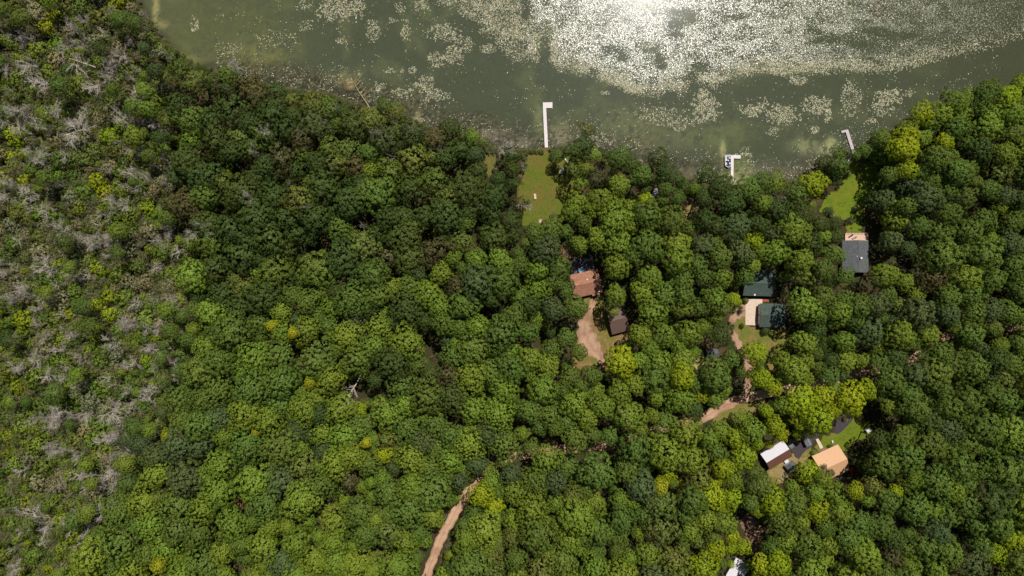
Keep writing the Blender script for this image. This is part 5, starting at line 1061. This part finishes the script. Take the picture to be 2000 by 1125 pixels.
def chair(px, py, rz, label, mat):
    o = empty('chair', W(px, py, 0), rz, label=label, cat='chair'); b = MB(); b.box(-0.3, -0.3, 0.38, 0.3, 0.3, 0.45); b.build('seat', mat, o); b = MB(); b.box(-0.3, 0.24, 0.45, 0.3, 0.32, 0.95); b.build('backrest', mat, o)
    for x in (-0.26, 0.26):
        for y in (-0.26, 0.26): b = MB(); b.box(x - .03, y - .03, 0, x + .03, y + .03, 0.38); b.build('leg', mat, o)
    for x in (-0.33, 0.29): b = MB(); b.box(x, -0.3, 0.62, x + 0.06, 0.24, 0.67); b.build('armrest', mat, o)
chair(1636, 934, 1.0, 'white garden chair at the lower wall of the tan roofed house', M['white'])
chair(1640.5, 932, 2.2, 'white garden chair closest to the red umbrella', M['white'])
chair(1633, 943, 0.2, 'white garden chair standing apart below the tan roofed house', M['white'])
chair(1108, 496, 0.6, 'white chair on the brick steps near the shaded patio', M['white'])
chair(1125, 512, 2.0, 'pale blue chair on the shaded patio', M['paleblue'])
o = empty('patio_table', W(1136, 528, 0.1), label='round table under the blue and white umbrella', cat='table'); o.location.z = 0.1
b = MB(); b.lathe([(0.55, 0.68), (0.55, 0.72)], 20); b.build('tabletop', M['white'], o); b = MB(); b.tube([(0, 0, 0), (0, 0, 0.68)], 0.06, 8); b.build('stand', M['steel'], o)
o = empty('barrel', W(1530, 929, 0), label='blue plastic barrel on the dry yellowed grass', cat='barrel')
b = MB(); b.lathe([(0.42, 0), (0.48, 0.3), (0.48, 0.7), (0.42, 0.95)], 18); b.build('body', M['blue'], o); b = MB(); b.lathe([(0.36, 0.95), (0.36, 0.98), (0.1, 0.985)], 18); b.build('lid', M['blue'], o)
o = empty('picnic_table', W(1045, 384, 0), R(6), label='pale wooden table standing alone on the lakeside lawn', cat='table')
b = MB(); b.box(-0.5, -1.2, 0.7, 0.5, 1.2, 0.77); b.build('tabletop', M['palewood'], o)
for x in (-0.4, 0.4):
    for y in (-1.0, 1.0): b = MB(); b.box(x - .05, y - .05, 0, x + .05, y + .05, 0.7); b.build('leg', M['palewood'], o)
o = empty('fire_ring', W(1056, 432, 0), label='ring of pale stones at the inland end of the lakeside lawn', cat='fire ring')
for k in range(9):
    a = k * 0.698; b = MB(); b.lathe([(0.2, 0), (0.27, 0.12), (0.2, 0.26), (0.05, 0.3)], 7, (math.cos(a) * 0.75, math.sin(a) * 0.75, 0)); b.build('stone', M['stone'], o)
b = MB(); b.lathe([(0.5, 0.02), (0.5, 0.06)], 12); b.build('ash_bed', M['stone'], o)
o = empty('swing_bench', W(1041, 294, 0), R(-35), label='white bench on dark posts by the water near the long dock', cat='bench')
b = MB(); b.box(-0.95, -0.25, 0.42, 0.95, 0.2, 0.5); b.build('seat', M['white'], o); b = MB(); b.box(-0.95, 0.2, 0.5, 0.95, 0.27, 1.0); b.build('backrest', M['white'], o)
for x in (-0.8, 0.8): b = MB(); b.box(x - .05, -0.2, 0, x + .05, 0.2, 0.42); b.build('leg', M['black'], o)
o = empty('garden_cart', W(1625, 862, 0), R(20), label='small white cart on the bright grass strip', cat='cart')
b = MB(); b.box(-0.3, -0.55, 0.3, 0.3, 0.55, 0.6); b.build('tub', M['white'], o)
for x in (-0.36, 0.36): b = MB(); b.tube([(x - .04, -0.2, 0.22), (x + .04, -0.2, 0.22)], 0.22, 12); b.build('wheel', M['black'], o)
b = MB(); b.tube([(0, 0.55, 0.45), (0, 1.2, 0.8)], 0.03, 6); b.build('handle', M['steel'], o)
def shrubby(px, py, r_, c, label, mi=0):
    h = r_ * 0.9; X, Y, _ = W(px, py, h); o = empty('shrub', (X, Y, 0), label=label, cat='shrub'); q = link('foliage', CR['round'][mi], o); q.location = (0, 0, h * 0.7); q.scale = (r_, r_, r_); q['tint'] = tinted(c, 0.05)
    b = MB(); b.tube([(0, 0, -0.1), (0, 0, h * 0.8)], 0.07, 6); b.build('stem', M['bark'], o)
shrubby(1449, 637, 1.1, 'D', 'small round dark shrub left of the concrete pad')
shrubby(1495, 646, 1.9, 'G', 'round blue green shrub at the lower wall of the green roofed garage', 1)
shrubby(1590, 884, 1.3, 'L', 'low leafy shrub at the upper corner of the tan roofed house', 2)
shrubby(1624, 874, 1.4, 'M', 'low green shrub between the brick doorstep and the tan roof', 3)
shrubby(1672, 407, 1.4, 'W', 'small pale green shrub on the shaded edge of the landing lawn', 4)
shrubby(1457, 587, 1.3, 'O', 'reddish olive shrub at the upper corner of the concrete pad', 5)
# the bleached star-shaped snag by the shore is among the dead trees above
